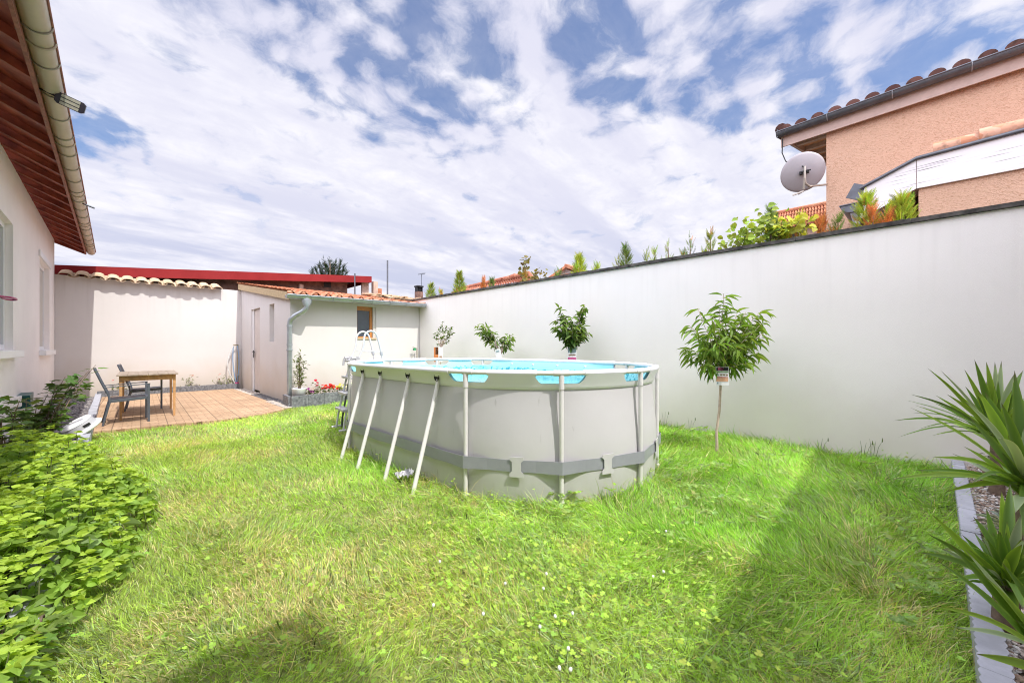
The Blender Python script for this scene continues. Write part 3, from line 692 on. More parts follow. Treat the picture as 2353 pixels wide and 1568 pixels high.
b = B()   # pale verge plank on the side
for (ya, yb_) in ((YS - .2, YS + 1.35), (YS + 1.36, YB - .03)):
    b.prism([(XS - .085, ya, zroof(ya) - .13), (XS - .085, yb_, zroof(yb_) - .13), (XS - .085, yb_, zroof(yb_) + .03), (XS - .085, ya, zroof(ya) + .03)], (.03, 0, 0))
b.build('verge_plank', K['wood'], ro)
b = B()   # old dark tiles and moss further up the roof, right part
for k in range(90):
    y = random.uniform(11.6, 13.7); x = random.uniform(onY(842, 665, y).x, onY(962, 665, y).x); a = random.uniform(-.5, .5); M = Matrix.Translation((x, y, zroof(y) + .10 + random.uniform(0, .05))) @ Matrix.Rotation(a, 4, 'Z') @ Matrix.Rotation(random.uniform(-.25, .25), 4, 'X')
    b.box(-.09, .09, -.17, .17, -.012, .012, 0, M)
b.build('loose_tiles', K['coptile'], ro)
# zinc gutter
b = B(); ga = Vector((XS - .17, YS - .33, 2.285)); gb = Vector((XR - .04, YS - .33, 2.355)); gr2 = .075; segs = 8
def ring(c, r_): return [(c.x, c.y + r_ * math.cos(math.pi + math.pi * k / segs), c.z + r_ * math.sin(math.pi + math.pi * k / segs)) for k in range(segs + 1)]
A_, B_, A2, B2 = ring(ga, gr2), ring(gb, gr2), ring(ga, gr2 - .006), ring(gb, gr2 - .006); m_ = segs + 1
b.add(A_ + B_, [(i, i + 1, m_ + i + 1, m_ + i) for i in range(segs)], 0, True); b.add(A2 + B2, [(i, i + 1, m_ + i + 1, m_ + i) for i in range(segs)], 0, True)
b.poly(A_); b.poly(B_)
b.tube([ga + Vector((0, -gr2 - .004, .006)), gb + Vector((0, -gr2 - .004, .006))], .011, 8)
b.tube([ga + Vector((0, gr2, .002)), gb + Vector((0, gr2, .002))], .004, 6)
gut2 = b.build('gutter', K['zinc'], shed)
for f in np.linspace(.14, .96, 7):
    b = B(); c = ga.lerp(gb, f); b.tube([(c.x, c.y + (gr2 + .004) * math.cos(a), c.z + (gr2 + .004) * math.sin(a)) for a in np.linspace(math.pi, 2 * math.pi, 10)], .007, 5); b.build('gutter_bracket', K['zinc'], gut2)
hx = XS + .22; hc = Vector((hx, YS - .33, ga.z + .02))
b = B()
for i, (w_, z_) in enumerate(((.10, -.07), (.095, -.16), (.05, -.235))): pass
ringz = [(.105, .06, -.03), (.10, .065, -.14), (.052, .052, -.23)]
vs = []
for (wx, wy_, z_) in ringz:
    for k in range(12):
        an = 2 * math.pi * k / 12; vs.append((hc.x + wx * math.cos(an), hc.y + wy_ * math.sin(an), hc.z + z_))
b.add(vs, [(i * 12 + k, i * 12 + (k + 1) % 12, (i + 1) * 12 + (k + 1) % 12, (i + 1) * 12 + k) for i in range(2) for k in range(12)], 0, True); b.build('hopper', K['zinc'], gut2)
px, py = XS - .035, YS - .075
pts = [hc + Vector((0, 0, -.21)), hc + Vector((-.01, .01, -.27)), hc + Vector((-.06, .06, -.34)), Vector((px + .08, py - .10, hc.z - .43)), Vector((px + .01, py - .02, hc.z - .52)), Vector((px, py, hc.z - .62)), Vector((px, py, .12))]
b = B(); b.tube(pts, .052, 16); 
for z_ in (hc.z - .66, 1.25, .22): b.tube([(px, py, z_), (px, py, z_ + .03)], .058, 16)
dp = b.build('downpipe', K['zinc'], shed)
b = B(); b.tube([(px, py, 1.14), (px, py, 1.165)], .066, 16); b.bar((px, py, 1.15), (XS + .02, YS + .0, 1.15), .02, .02); b.tube([(px, py, .14), (px, py, .16)], .064, 16); b.build('pipe_clamp', K['zinc'], dp)
b = B(); b.lathe([(0, 0), (.075, 0), (.08, .05), (.06, .13), (0, .14)], (px, py, -.02), 12); b.build('pipe_foot', K['rustpot'], dp)
# bed in front of the shed
t = thing('shed_planter', 'raised slate grey flower bed in front of the shed wall', 'planter', (4, 8.6, 0))
PL = [(2.42, 8.36), (3.75, 8.62), (5.78, 8.62)]
b = B()
for (p, q) in zip(PL[:-1], PL[1:]):
    L_ = math.dist(p, q); nb = int(L_ / .42) + 1
    for i in range(nb):
        a_ = [p[j] + (q[j] - p[j]) * i / nb for j in (0, 1)]; c_ = [p[j] + (q[j] - p[j]) * (i + .985) / nb for j in (0, 1)]
        b.bar((a_[0], a_[1], .09), (c_[0], c_[1], .09), .05, .29)
b.bar((2.405, 8.40, .09), (2.45, 8.92, .09), .05, .286)
b.build('edging', K['plinth'], t)
b = B(); b.prism([(2.46, 8.42, -.05), (3.75, 8.66, -.05), (5.78, 8.66, -.05), (5.78, 9.06, -.05), (2.64, 9.06, -.05), (2.48, 8.9, -.05)], (0, 0, .21)); b.build('soil', K['soil'], t)

# ------------------------------------------------------------------ kerbs
t = thing('left_kerb', 'row of grey concrete kerb blocks along the planted strip by the house', 'kerb', (-.25, 6, 0))
b = B(); y = 1.2; 
while y < 13.3:
    M = Matrix.Translation((-.255, y, 0)) @ Matrix.Rotation(random.uniform(-.015, .015), 4, 'Z'); b.box(-.05, .05, .004, .495, -.06, .10 + random.uniform(-.006, .006), 0, M); y += .5
b.build('kerb_blocks', K['kerb'], t, bevel=.006)
t = thing('scalloped_kerb', 'grey concrete kerb with scalloped edges beside the gravel bed at lower right', 'kerb', (3, -.3, 0))
b = B(); ka = Vector((1.1, -.185, 0)); kb = Vector((5.8, -.545, 0)); dd = (kb - ka).normalized(); nn = Vector((dd.y, -dd.x, 0)); nn = -nn if nn.y > 0 else nn
L_ = (kb - ka).length; s = 0; z1 = .085
while s < L_ - .01:
    # block of 10 scallops
    e_ = min(s + .5, L_); top = []; bot = []; q = s + .003; st = .05
    left, right = [], []
    nsc = max(1, int(round((e_ - s) / st)))
    for i in range(nsc):
        for j in range(6):
            u = q + (i + j / 6) * (e_ - s - .006) / nsc; bl = .006 * math.sin(math.pi * j / 6); left.append(ka + dd * u - nn * bl); right.append(ka + dd * u + nn * (.070 + bl))
    u = q + (e_ - s - .006); left.append(ka + dd * u); right.append(ka + dd * u + nn * .070)
    ol = left + right[::-1]; off = Vector((0, 0, random.uniform(-.003, .003)))
    b.prism([p + Vector((0, 0, -.08)) for p in ol], Vector((0, 0, z1 + .08)) + off); s = e_
b.build('kerb_blocks', K['kerb'], t)

# ------------------------------------------------------------------ gravel (stuff)
def stones(name, n, fn, size, cols, z=0., seed=1):
    t_ = (1 + 5 ** .5) / 2
    iv = np.array([(-1, t_, 0), (1, t_, 0), (-1, -t_, 0), (1, -t_, 0), (0, -1, t_), (0, 1, t_), (0, -1, -t_), (0, 1, -t_), (t_, 0, -1), (t_, 0, 1), (-t_, 0, -1), (-t_, 0, 1)]) / 1.9
    fc = [(0, 11, 5), (0, 5, 1), (0, 1, 7), (0, 7, 10), (0, 10, 11), (1, 5, 9), (5, 11, 4), (11, 10, 2), (10, 7, 6), (7, 1, 8), (3, 9, 4), (3, 4, 2), (3, 2, 6), (3, 6, 8), (3, 8, 9), (4, 9, 5), (2, 4, 11), (6, 2, 10), (8, 6, 7), (9, 8, 1)]
    P = fn(n); n = len(P); d = rdir(n, -.3, .3); nr = np.tile([[0, 0, 1.]], (n, 1)); s = size * rng.uniform(.5, 1.3, n)
    M = basis(d, nr, s, s * rng.uniform(.5, .9, n), s * rng.uniform(.35, .6, n))
    ci = rng.integers(0, len(cols), n); c = np.array(cols)[ci] * rng.uniform(.7, 1.2, (n, 1))
    o = scatter(name, iv, fc, M, np.column_stack([P[:, 0], P[:, 1], P[:, 2] if P.shape[1] > 2 else np.full(n, z)]), c, K['pebble'])
    return tag(o, kind='stuff')
def rect(x0, x1, y0, y1, z): return lambda n: np.column_stack([rng.uniform(x0, x1, n), rng.uniform(y0, y1, n), np.full(n, z) + rng.uniform(0, .012, n)])
b = B(); b.prism([(1.2, -.268, -.05), (5.79, -.618, -.05), (5.79, -1.9, -.05), (1.2, -1.9, -.05)], (0, 0, .085)); tag(b.build('gravel_bed', K['soil']), kind='structure')
def rb(n):
    x = rng.uniform(1.7, 5.78, n); w = rng.random(n) ** 1.4; y = -.270 - (x - 1.2) * .0765 - .005 - w * 1.2; return np.column_stack([x, y, .035 + rng.uniform(0, .018, n)])
stones('pebbles', 15000, rb, .0125, [(.45, .38, .33), (.55, .50, .46), (.35, .24, .18), (.24, .20, .18), (.62, .60, .58), (.40, .30, .22)])
b = B(); b.box(XH + .001, -.31, -.5, 13.58, -.05, .02); tag(b.build('planted_strip', K['soil']), kind='structure')
stones('strip_gravel', 5000, rect(XH + .02, -.31, 5.6, 13.55, .02), .026, [(.16, .15, .16), (.24, .22, .22), (.12, .11, .12), (.30, .27, .26)])
b = B(); b.box(2.362, XS - .001, 8.3, 13.35, -.05, .0); tag(b.build('drain_strip', K['soil']), kind='structure')
stones('dark_gravel', 3000, rect(2.37, XS, 8.95, 11.4, .005), .028, [(.10, .095, .10), (.17, .16, .16), (.07, .07, .075)])
stones('pale_gravel', 2200, lambda n: np.concatenate([rect(2.37, XS, 11.4, 13.3, .005)(n // 2), rect(2.30, 2.42, 8.3, 9.6, .02)(n // 4)]), .028, [(.5, .44, .38), (.42, .36, .3), (.36, .33, .31)])

# ================================================================== POOL
PC = Vector((3.17, 3.47, 0)); PR = 1.25; PS = .78; PROT = .021; PZ = 1.005
pool = thing('above_ground_pool', 'grey oval above-ground pool with pale tubular frame and blue liner', 'pool', PC, PROT)
def loc2w(u, v, z=0.): c, s = math.cos(PROT), math.sin(PROT); return Vector((PC.x + u * c - v * s, PC.y + u * s + v * c, z))
JA = [12, 48, 84, 120, 156]                           # joints round the near end (degrees from the left side)
SL = PS * 2; PER = 2 * (math.pi * PR + SL)
def oval(s, off=0.):
    """arc length s from the start of the near end (left side), counter-clockwise; off = outward offset; returns point and outward normal"""
    s = s % PER; h = math.pi * PR
    if s < h: a = s / PR; n = Vector((-math.cos(a), -math.sin(a), 0)); p = Vector((0, -PS, 0)) + n * PR
    elif s < h + SL: n = Vector((1, 0, 0)); p = Vector((PR, -PS + (s - h), 0))
    elif s < 2 * h + SL: a = (s - h - SL) / PR; n = Vector((math.cos(a), math.sin(a), 0)); p = Vector((0, PS, 0)) + n * PR
    else: n = Vector((-1, 0, 0)); p = Vector((-PR, PS - (s - 2 * h - SL), 0))
    w = loc2w(p.x + n.x * off, p.y + n.y * off); c, q = math.cos(PROT), math.sin(PROT)
    return w, Vector((n.x * c - n.y * q, n.x * q + n.y * c, 0))
hh = math.pi * PR
jn = [R(a) * PR for a in JA]                               # near joints
jf = [hh + SL + R(a) * PR for a in [24, 60, 96, 132, 166]]   # far joints
side_v = [-.66, -.20, .33, .72]
jl = [2 * hh + SL + (PS - v) for v in side_v]              # left side legs
jr = [hh + (v + PS) for v in (-.66, -.2, .25, .68)]            # right side legs
JO = jn + jf                                               # joints with window cut-outs
def dipf(s):
    """height of the liner's upper edge: cut out round each upright"""
    for j in JO:
        d = abs((s - j + PER / 2) % PER - PER / 2)
        if d < .205:
            e = (.205 - d) / .05
            return PZ - .012 - .072 * min(1, max(0, e)) ** .5
    return PZ - .004
ns = 760; ss = [PER * i / ns for i in range(ns)]
# rail polygon: straight between joints, softened corners
jall = sorted(JO + jl + jr); wr = lambda s: s
railc = []
for i, j in enumerate(jall):
    j2 = jall[(i + 1) % len(jall)]; 
    if j2 < j: j2 += PER
    p, q = oval(j)[0], oval(j2)[0]; d = (q - p); L_ = d.length
    sag = 0
    pm = oval((j + j2) / 2)[0]
    for f in (.0, .08, .3, .5, .7, .92):
        c_ = p.lerp(q, f); true = oval(j + (j2 - j) * f)[0]; railc.append(c_.lerp(true, .55) + Vector((0, 0, PZ)))
# outer wall sheet
def wall_profile(z, s):
    # inward offset of the skin from the line of the uprights, it bellies out between them
    k = min(abs((s - j + PER / 2) % PER - PER / 2) for j in jall); bell = .012 * math.sin(min(k, .39) / .39 * math.pi / 2)
    if z > .88: return -.008 - (PZ - z) / .125 * .045
    t_ = (.88 - z) / .88; q_ = min(1., t_ / .68); q_ = q_ * q_ * (3 - 2 * q_)
    return -.056 + .034 * q_ + bell * math.sin(math.pi * t_) - .03 * max(0, t_ - .7)
zs = [.88, .8, .65, .5, .35, .2, .1, 0.0, -.05]
b = B(); vs = []
for s in ss:
    for z in zs:
        p, n_ = oval(s, wall_profile(z, s)); vs.append((p.x, p.y, z))
m_ = len(zs); b.add(vs, [(i * m_ + k, i * m_ + k + 1, ((i + 1) % ns) * m_ + k + 1, ((i + 1) % ns) * m_ + k) for i in range(ns) for k in range(m_ - 1)], 0, True)
wall_o = b.build('pool_wall', K['poolgrey'], pool)
b = B(); vs = []
for s in ss:
    top = dipf(s); wrap = top > PZ - .01
    side = (s > 2 * hh + SL + .02 and s < PER - .02) or (hh + .05 < s < hh + SL - .05)
    zz = [.872, .876, .90, .92, top]
    for k, z in enumerate(zz):
        off = wall_profile(max(z, .881), s) + (.006 if k < 3 else .006) + (.0 if k else -.004)
        if k == 4 and wrap: off = .0
        p, n_ = oval(s, off); vs.append((p.x, p.y, z))
m_ = 5; b.add(vs, [(i * m_ + k, i * m_ + k + 1, ((i + 1) % ns) * m_ + k + 1, ((i + 1) % ns) * m_ + k) for i in range(ns) for k in range(m_ - 1)], 0, True)
b.build('top_band', K['poolband'], wall_o)
# inner liner
b = B(); vs = []; zi = [None, .85, .5, .0]
for s in ss:
    top = dipf(s)
    for z in (top, .9, .85, .5, .02):
        z = top if z is None else z; off = (wall_profile(z, s) - .010 if z > .84 else -.07)
        if z == top and top > PZ - .01: off = -.004
        p, n_ = oval(s, off - .012); vs.append((p.x, p.y, min(z, top)))
m_ = 5; b.add(vs, [(i * m_ + k, i * m_ + k + 1, ((i + 1) % ns) * m_ + k + 1, ((i + 1) % ns) * m_ + k) for i in range(ns) for k in range(m_ - 1)], 0, True)
b.poly([tuple(oval(s, -.083)[0][:2]) + (.021,) for s in ss[::8]])
b.build('liner', K['liner'], pool)
b = B(); b.poly([tuple(oval(s, -.084)[0][:2]) + (.80,) for s in ss[::5]]); b.build('water', K['water'], pool)
# rail
b = B(); b.tube(railc, .019, 10, closed=True); rail = b.build('top_rail', K['poolrail'], pool)
# sleeve of the band over the rail, on the runs between the cut-outs
def sleeve(sa, sb):
    b = B()
    n_ = max(2, int((sb - sa) / .12)); pts = []
    for i in range(n_ + 1):
        s = sa + (sb - sa) * i / n_; 
        p = oval(s)[0]
        # follow the rail: nearest segment point
        best = min(((railc[k].lerp(railc[(k + 1) % len(railc)], f)) for k in range(len(railc)) for f in (0, .25, .5, .75)), key=lambda q: (q - Vector((p.x, p.y, PZ))).length)
        pts.append(Vector((best.x, best.y, PZ)))
    b.tube(pts, .0245, 10); b.build('rail_sleeve', K['poolband'], wall_o)
for i, j in enumerate(sorted(JO)):
    o_ = sorted(JO); j2 = o_[(i + 1) % len(o_)] + (PER if i == len(o_) - 1 else 0)
    sleeve(j + .19, j2 - .19)
# uprights with T joints round the two ends
for j in JO:
    p, n_ = oval(j, .0); c_ = min(railc, key=lambda q: (q - Vector((p.x, p.y, PZ))).length)
    b = B(); b.tube([(c_.x, c_.y, PZ - .03), (c_.x, c_.y, -.03)], .0175, 12); b.tube([(c_.x, c_.y, PZ - .015), (c_.x, c_.y, PZ - .125)], .0215, 12)
    b.tube([(c_.x, c_.y, .02), (c_.x, c_.y, -.03)], .026, 12)
    lg = b.build('leg', K['poolleg'], pool)
    tgt = Vector((-n_.y, n_.x, 0)); k = railc.index(c_); pv, nx_ = railc[k - 1], railc[(k + 1) % len(railc)]
    b = B(); b.tube([c_.lerp(pv, min(1, .105 / max(.01, (pv - c_).length))) if (pv - c_).length > .105 else pv, c_, c_.lerp(nx_, min(1, .105 / max(.01, (nx_ - c_).length)))], .0235, 12); b.build('joint', K['poolleg'], lg)
# slanting legs on the sides, coming out of round holes in the band
for lst in (jl, jr):
    for j in lst:
        p, n_ = oval(j, .0); a_ = p - n_ * .045 + Vector((0, 0, .955)); z_ = p + n_ * .225 + Vector((0, 0, -.03))
        mid = a_.lerp(z_, .14); d = (z_ - a_).normalized()
        b = B(); b.tube([a_, mid + n_ * -.006, z_], [.016, .018, .0185], 12); lg = b.build('leg', K['poolrail'], pool)
        q = p + n_ * .006 + Vector((0, 0, .938)); M = n_.to_track_quat('Z', 'Y').to_matrix().to_4x4()
        b = B(); b.lathe([(0, 0), (.034, 0), (.038, .004), (.034, .007), (.031, .004)], p - n_ * .022 + Vector((0, 0, .945)), 16, mat=M); b.build('leg_hole', K['black'], lg)
# belt
zb0, zb1 = .235, .335
bp = []
for i, j in enumerate(jall):
    p, n_ = oval(j, .034 if j in JO else -.0)
    if j not in JO: p, n_ = oval(j, .006)
    bp.append((j, p))
b = B(); pts = []
for i, (j, p) in enumerate(bp):
    q = bp[(i + 1) % len(bp)][1]; j2 = bp[(i + 1) % len(bp)][0]; j2 += PER if j2 < j else 0
    for f in (0, .25, .5, .75):
        c_ = p.lerp(q, f); sk = oval(j + (j2 - j) * f, wall_profile(.3, j + (j2 - j) * f) + .004)
        if (c_ - sk[0]).dot(sk[1]) < 0: c_ = sk[0].copy()
        pts.append((c_, f))
n_b = len(pts); vs = []
for (p, f) in pts:
    w = .006 * math.sin(math.pi * f); vs += [(p.x, p.y, zb0 + w), (p.x, p.y, zb1 - w * .5)]
b.add(vs, [(2 * i, 2 * ((i + 1) % n_b), 2 * ((i + 1) % n_b) + 1, 2 * i + 1) for i in range(n_b)], 0, False); belt = b.build('belt', K['belt'], pool)
mo = belt.modifiers.new('thick', 'SOLIDIFY'); mo.thickness = .003; mo.offset = 1
for i, (j, p) in enumerate(bp):      # H-shaped clips that hold the belt to the skin
    q = bp[(i + 1) % len(bp)][1]; j2 = bp[(i + 1) % len(bp)][0]
    if (q - p).length < .6 and not (j in jn and j2 in jn): continue
    f = .5 if j != jn[0] else .56
    c_ = p.lerp(q, f); sk = oval(j + ((j2 - j) % PER) * f, wall_profile(.3, j + ((j2 - j) % PER) * f) + .009)
    if (c_ - sk[0]).dot(sk[1]) < 0: c_ = sk[0].copy()
    tg = (q - p).normalized(); n_ = Vector((tg.y, -tg.x, 0)); n_ = n_ if n_.dot(oval(j)[1]) > 0 else -n_
    ol = [(-.055, .075), (.055, .075), (.055, .052), (.036, .035), (.036, -.035), (.055, -.052), (.055, -.08), (-.055, -.08), (-.055, -.052), (-.036, -.035), (-.036, .035), (-.055, .052)]
    b = B(); b.prism([c_ + n_ * .003 + tg * u + Vector((0, 0, .285 + v)) for u, v in ol], n_ * .005); b.build('belt_clip', K['clip'], belt)

# ------------------------------------------------------------------ ladder
LB = Vector((2.26, 5.50, 0)); aw = R(-7); wv = Vector((math.cos(aw), math.sin(aw), 0)); uv = Vector((-math.sin(aw), math.cos(aw), 0))
lad = thing('pool_ladder', 'grey A-frame ladder with two hooped rails standing over the far end of the pool', 'ladder', LB)
Lp = lambda s, z, t_=0.: LB + wv * s + uv * t_ + Vector((0, 0, z))
for t_ in (0, .36):
    pts = [Lp(0, .0, t_), Lp(.03, .2, t_), Lp(.21, 1.02, t_), Lp(.285, 1.22, t_)]
    for a in np.linspace(math.pi * .93, math.pi * .07, 9): pts.append(Lp(.395 + .10 * math.cos(a), 1.335 + .115 * math.sin(a), t_))
    pts += [Lp(.53, 1.22, t_), Lp(.585, .95, t_), Lp(.72, .1, t_)]
    b = B(); b.tube(pts, .015, 8); rl = b.build('rail', K['ladder'], lad)
    b = B(); b.tube([Lp(.185, .99, t_ + .0), Lp(.20, 1.07, t_)], .026, 8); b.tube([Lp(.12, 1.045, t_), Lp(.22, 1.05, t_)], .022, 8); b.tube([Lp(.115, 1.04, t_), Lp(.10, .93, t_)], .017, 8); b.build('clamp', K['plastic'], rl); b = B(); b.tube([Lp(.545, 1.14, t_), Lp(.555, 1.09, t_)], .024, 8); b.build('collar', K['plastic'], rl)
    b = B(); b.tube([Lp(.265, 1.16, t_), Lp(.545, 1.13, t_)], .006, 6); b.build('brace_rod', K['ladder'], rl)
    # second outer leg pair, set slightly inwards
    b = B(); b.tube([Lp(.08, .0, t_ + .0), Lp(.09, .15, t_), Lp(.23, .96, t_)], .014, 8); b.build('support_leg', K['darkzinc'], rl)
for (s, z) in ((.02, .30), (.06, .53), (.11, .76)):
    b = B(); M = Matrix((wv, uv, Vector((0, 0, 1)))).transposed().to_4x4(); M.translation = Lp(s, z, 0); b.box(-.03, .09, -.02, .38, -.018, .018, 0, M); b.build('step', K['plastic'], lad, bevel=.006)
b = B(); M.translation = Lp(.28, 1.0, 0) + wv * .04; b.box(-.19, .24, -.02, .38, -.015, .015, 0, M); b.build('platform', K['plastic'], lad, bevel=.006)
b = B(); b.tube([Lp(-.06, .02, -.01), Lp(.14, .03, -.01)], .017, 8); b.tube([Lp(-.06, .02, .37), Lp(.14, .03, .37)], .017, 8); b.build('foot_bar', K['ladder'], lad)

# ================================================================== TERRACE FURNITURE
tb = thing('garden_table', 'small wooden table with weathered top on the brick terrace', 'table', (.42, 9.38, .025), R(-2))
def T(b_, nm, mt, par=tb, bev=.003):
    """build in the thing's own frame"""
    me_par = par; loc = par.location.copy(); rot = par.rotation_euler.copy(); par.location = (0, 0, 0); par.rotation_euler = (0, 0, 0)
    o = b_.build(nm, K[mt], par, bevel=bev); par.location = loc; par.rotation_euler = rot; return o
b = B(); nb = 6
for i in range(nb): x0_ = -.375 + .75 * i / nb; b.box(x0_ + .001, x0_ + .75 / nb - .001, -.62, .62, .715, .737)
T(b, 'tabletop', 'tabletop')
b = B()
b.box(-.31, .31, -.545, -.523, .63, .712); b.box(-.31, .31, .523, .545, .63, .712); b.box(-.335, -.313, -.50, .50, .63, .712); b.box(.313, .335, -.50, .50, .63, .712); T(b, 'apron', 'tablewood')
for sx in (-1, 1):
    for sy_ in (-1, 1):
        b = B(); x, y = sx * .325, sy_ * .53
        vs = [(x + a * w, y + c * w, z) for (z, w) in ((0, .014), (.712, .020)) for (a, c) in ((-1, -1), (1, -1), (1, 1), (-1, 1))]
        b.add(vs, [(0, 3, 2, 1), (4, 5, 6, 7), (0, 1, 5, 4), (1, 2, 6, 5), (2, 3, 7, 6), (3, 0, 4, 7)]); T(b, 'leg', 'tablewood')
def make_chair():
    c = thing('patio_chair', 'dark grey metal armchair with mesh back at the near side of the wooden table', 'chair', (.13, 8.62, .025), R(1), 'dark patio chairs at the table')
    for sy_ in (-1, 1):
        y = sy_ * .235
        b = B(); b.bar((.25, y, 0), (.25, y, .60), .022, .028, up=(1, 0, 0)); T(b, 'front_leg', 'chair', c, .002)
        b = B(); b.tube([(-.25, y, 0), (-.20, y, .25), (-.175, y, .36), (-.19, y, .46), (-.245, y, .60), (-.335, y, .86)], .0135, 8); T(b, 'rear_leg', 'chair', c, 0)
        b = B(); b.bar((.268, y, .605), (-.235, y, .575), .028, .013); T(b, 'armrest', 'chair', c, .002)
        b = B(); b.bar((.25, y * .93, .385), (-.18, y * .93, .36), .022, .042); T(b, 'side_rail', 'chair', c, .002)
    b = B(); b.bar((.245, -.21, .385), (.245, .21, .385), .03, .02); b.bar((-.18, -.22, .355), (-.18, .22, .355), .02, .02); b.bar((-.335, -.22, .855), (-.335, .22, .855), .022, .022); b.bar((-.215, -.22, .50), (-.215, .22, .50), .02, .02); T(b, 'crossbar', 'chair', c, .002)
    b = B(); b.box(-.17, .24, -.20, .20, .386, .392); T(b, 'seat', 'mesh', c, 0)
    b = B(); b.prism([(-.214, -.215, .50), (-.333, -.215, .85), (-.329, -.215, .852), (-.210, -.215, .502)], (0, .43, 0)); T(b, 'backrest', 'mesh', c, 0)
    return c
ch = make_chair()
c2 = copy_tree(ch); c2.location = (.40, 10.22, .025); c2.rotation_euler = (0, 0, R(-4)); c2['label'] = 'dark grey metal armchair on the far side of the wooden table, half hidden'

# white round plastic thing on the kerb
t = thing('round_plastic_float', 'white and grey round plastic skimmer lying tilted on the kerb by the green leaves', 'pool skimmer', (-.25, 7.0, .10))
c0 = onZ(190, 985, .14); t.location = c0
M = Matrix.Rotation(R(-20), 4, Vector((sY, cY, 0))) @ Matrix.Rotation(R(30), 4, Vector((cY, -sY, 0)))
b = B(); b.lathe([(0, -.02), (.19, -.02), (.21, .0), (.19, .02), (.13, .03)], c0, 28, mat=M); b.build('brim', K['white'], t)
b = B(); b.lathe([(.165, .022), (.155, .09), (.15, .10)], c0, 28, mat=M); b.build('grey_band', K['plastic'], t)
b = B(); b.lathe([(.158, .10), (.15, .118), (.09, .13), (0, .132)], c0, 28, mat=M); b.build('lid', K['white'], t)
b = B(); b.box(.03, .10, -.165, -.155, .04, .07, 0, Matrix.Translation(c0) @ M); b.build('slot', K['black'], t)

# hose and tap at the back corner
h = onX(548, 795, XS - .03); hp = Vector((XS - .07, YB - .10, 1.24))
t = thing('garden_hose', 'pale blue hose hanging from a short tap pipe at the back corner of the terrace', 'hose', hp)
b = B(); b.tube([(XS - .09, YB - .02, .0), (XS - .09, YB - .05, hp.z - .02), (XS - .10, YB - .10, hp.z + .05), (XS - .22, YB - .16, hp.z + .03)], .016, 8); tp = b.build('tap_pipe', K['brass'], t)
def hang(x0_, y0_, x1_, bul, zlo_, mt, nm='hose_loop'):
    b = B(); z = np.linspace(0, 1, 14); pts = [Vector((x0_ + (x1_ - x0_) * f + bul * math.sin(math.pi * f), y0_ - .02 * math.sin(3 * f), hp.z + .02 - (hp.z - zlo_) * f)) for f in z]; b.tube(pts, .0135, 7); b.build(nm, K[mt], t)
hang(XS - .22, YB - .17, XS - .18, -.16, .14, 'whitehose'); hang(XS - .22, YB - .16, XS - .14, -.05, .1, 'hose'); hang(XS - .12, YB - .15, XS - .16, .05, .05, 'hose')
b = B(); b.lathe([(0, 0), (.05, .0), (.05, .05), (0, .05)], (XS - .14, YB - .2, .45 - .30), 10); b.build('hose_nozzle', K['pink'], t)

# tap post in the corner beyond the pool
q = onY(958, 800, YS - .12); q.x = min(q.x, XR - .06)
t = thing('tap_post', 'standpipe with small green tap in the corner between shed and long wall', 'tap', (q.x, q.y, 0))
b = B(); b.tube([(q.x, q.y, 0), (q.x, q.y, 1.2)], .022, 8); b.tube([(q.x - .0, q.y, 1.18), (q.x - .14, q.y - .02, 1.22)], .014, 6); b.tube([(q.x - .12, q.y - .02, 1.0), (q.x - .19, q.y, .92), (q.x - .20, q.y, .7)], .012, 6); b.build('pipe', K['dishmetal'], t)
b = B(); b.box(q.x - .12, q.x - .06, q.y - .04, q.y + .02, 1.13, 1.19); b.build('tap_head', K['green_tap'], t)

# ================================================================== NEIGHBOUR'S HOUSE beyond the wall
aN = R(4.6); nY = Vector((math.sin(aN), math.cos(aN), 0)); nX = Vector((math.cos(aN), -math.sin(aN), 0)); nX0 = Vector((9.31, .69, 0)); Zz = Vector((0, 0, 1))
nb_ = thing('neighbour_house', 'tall orange-pink stucco house with grey gutter beyond the right wall', 'house', nX0)
zE = 5.33
def NP(u, v, z): return nX0 + nX * u + nY * v + Zz * z       # u away from us, v north (0 = corner)
b = B(); b.prism([NP(0, 0, 0), NP(0, -9, 0), NP(7, -9, 0), NP(7, 0, 0)], (0, 0, zE + .09)); b.build('wall', K['stucco'], nb_)
ov, ou, sl3 = .70, .12, .205
zr3 = lambda u: zE + .14 + (u + ou) * sl3
b = B(); b.prism([NP(-ou - .04, ov, zr3(-ou - .04)), NP(6.5, ov, zr3(6.5)), NP(6.5, ov, zr3(6.5) + .07), NP(-ou - .04, ov, zr3(-ou - .04) + .07)], -nY * 10); rf = b.build('roof', K['darktile'], nb_)
b = B(); b.prism([NP(0.01, -.001, zE + .2), NP(6.5, -.001, zE + .2), NP(6.5, -.001, zr3(6.5) - .01), NP(0.01, -.001, zr3(0) - .01)], -nY * .2); b.build('gable', K['stucco'], nb_)
b = B()
for k in range(38):   # round tiles running up from the eaves
    v = ov - .10 - k * .25; seg = 8; vs = []
    for (u, r_) in ((-ou - .10, .10), (.9, .085)):
        for j in range(seg + 1): a = math.pi * j / seg; vs.append(NP(u, v + r_ * math.cos(a), zr3(u) + .055 + r_ * .95 * math.sin(a)))
    b.add(vs, [(j, j + 1, 9 + j + 1, 9 + j) for j in range(8)] + [tuple(range(9))])
for k in range(14):  # verge tiles going up the gable end
    u = -ou - .06 + k * .36; b.tube([NP(u, ov - .02, zr3(u) + .10), NP(u + .40, ov - .02, zr3(u + .4) + .075)], [.10, .085], 10)
b.build('round_tiles', K['darktile'], rf)
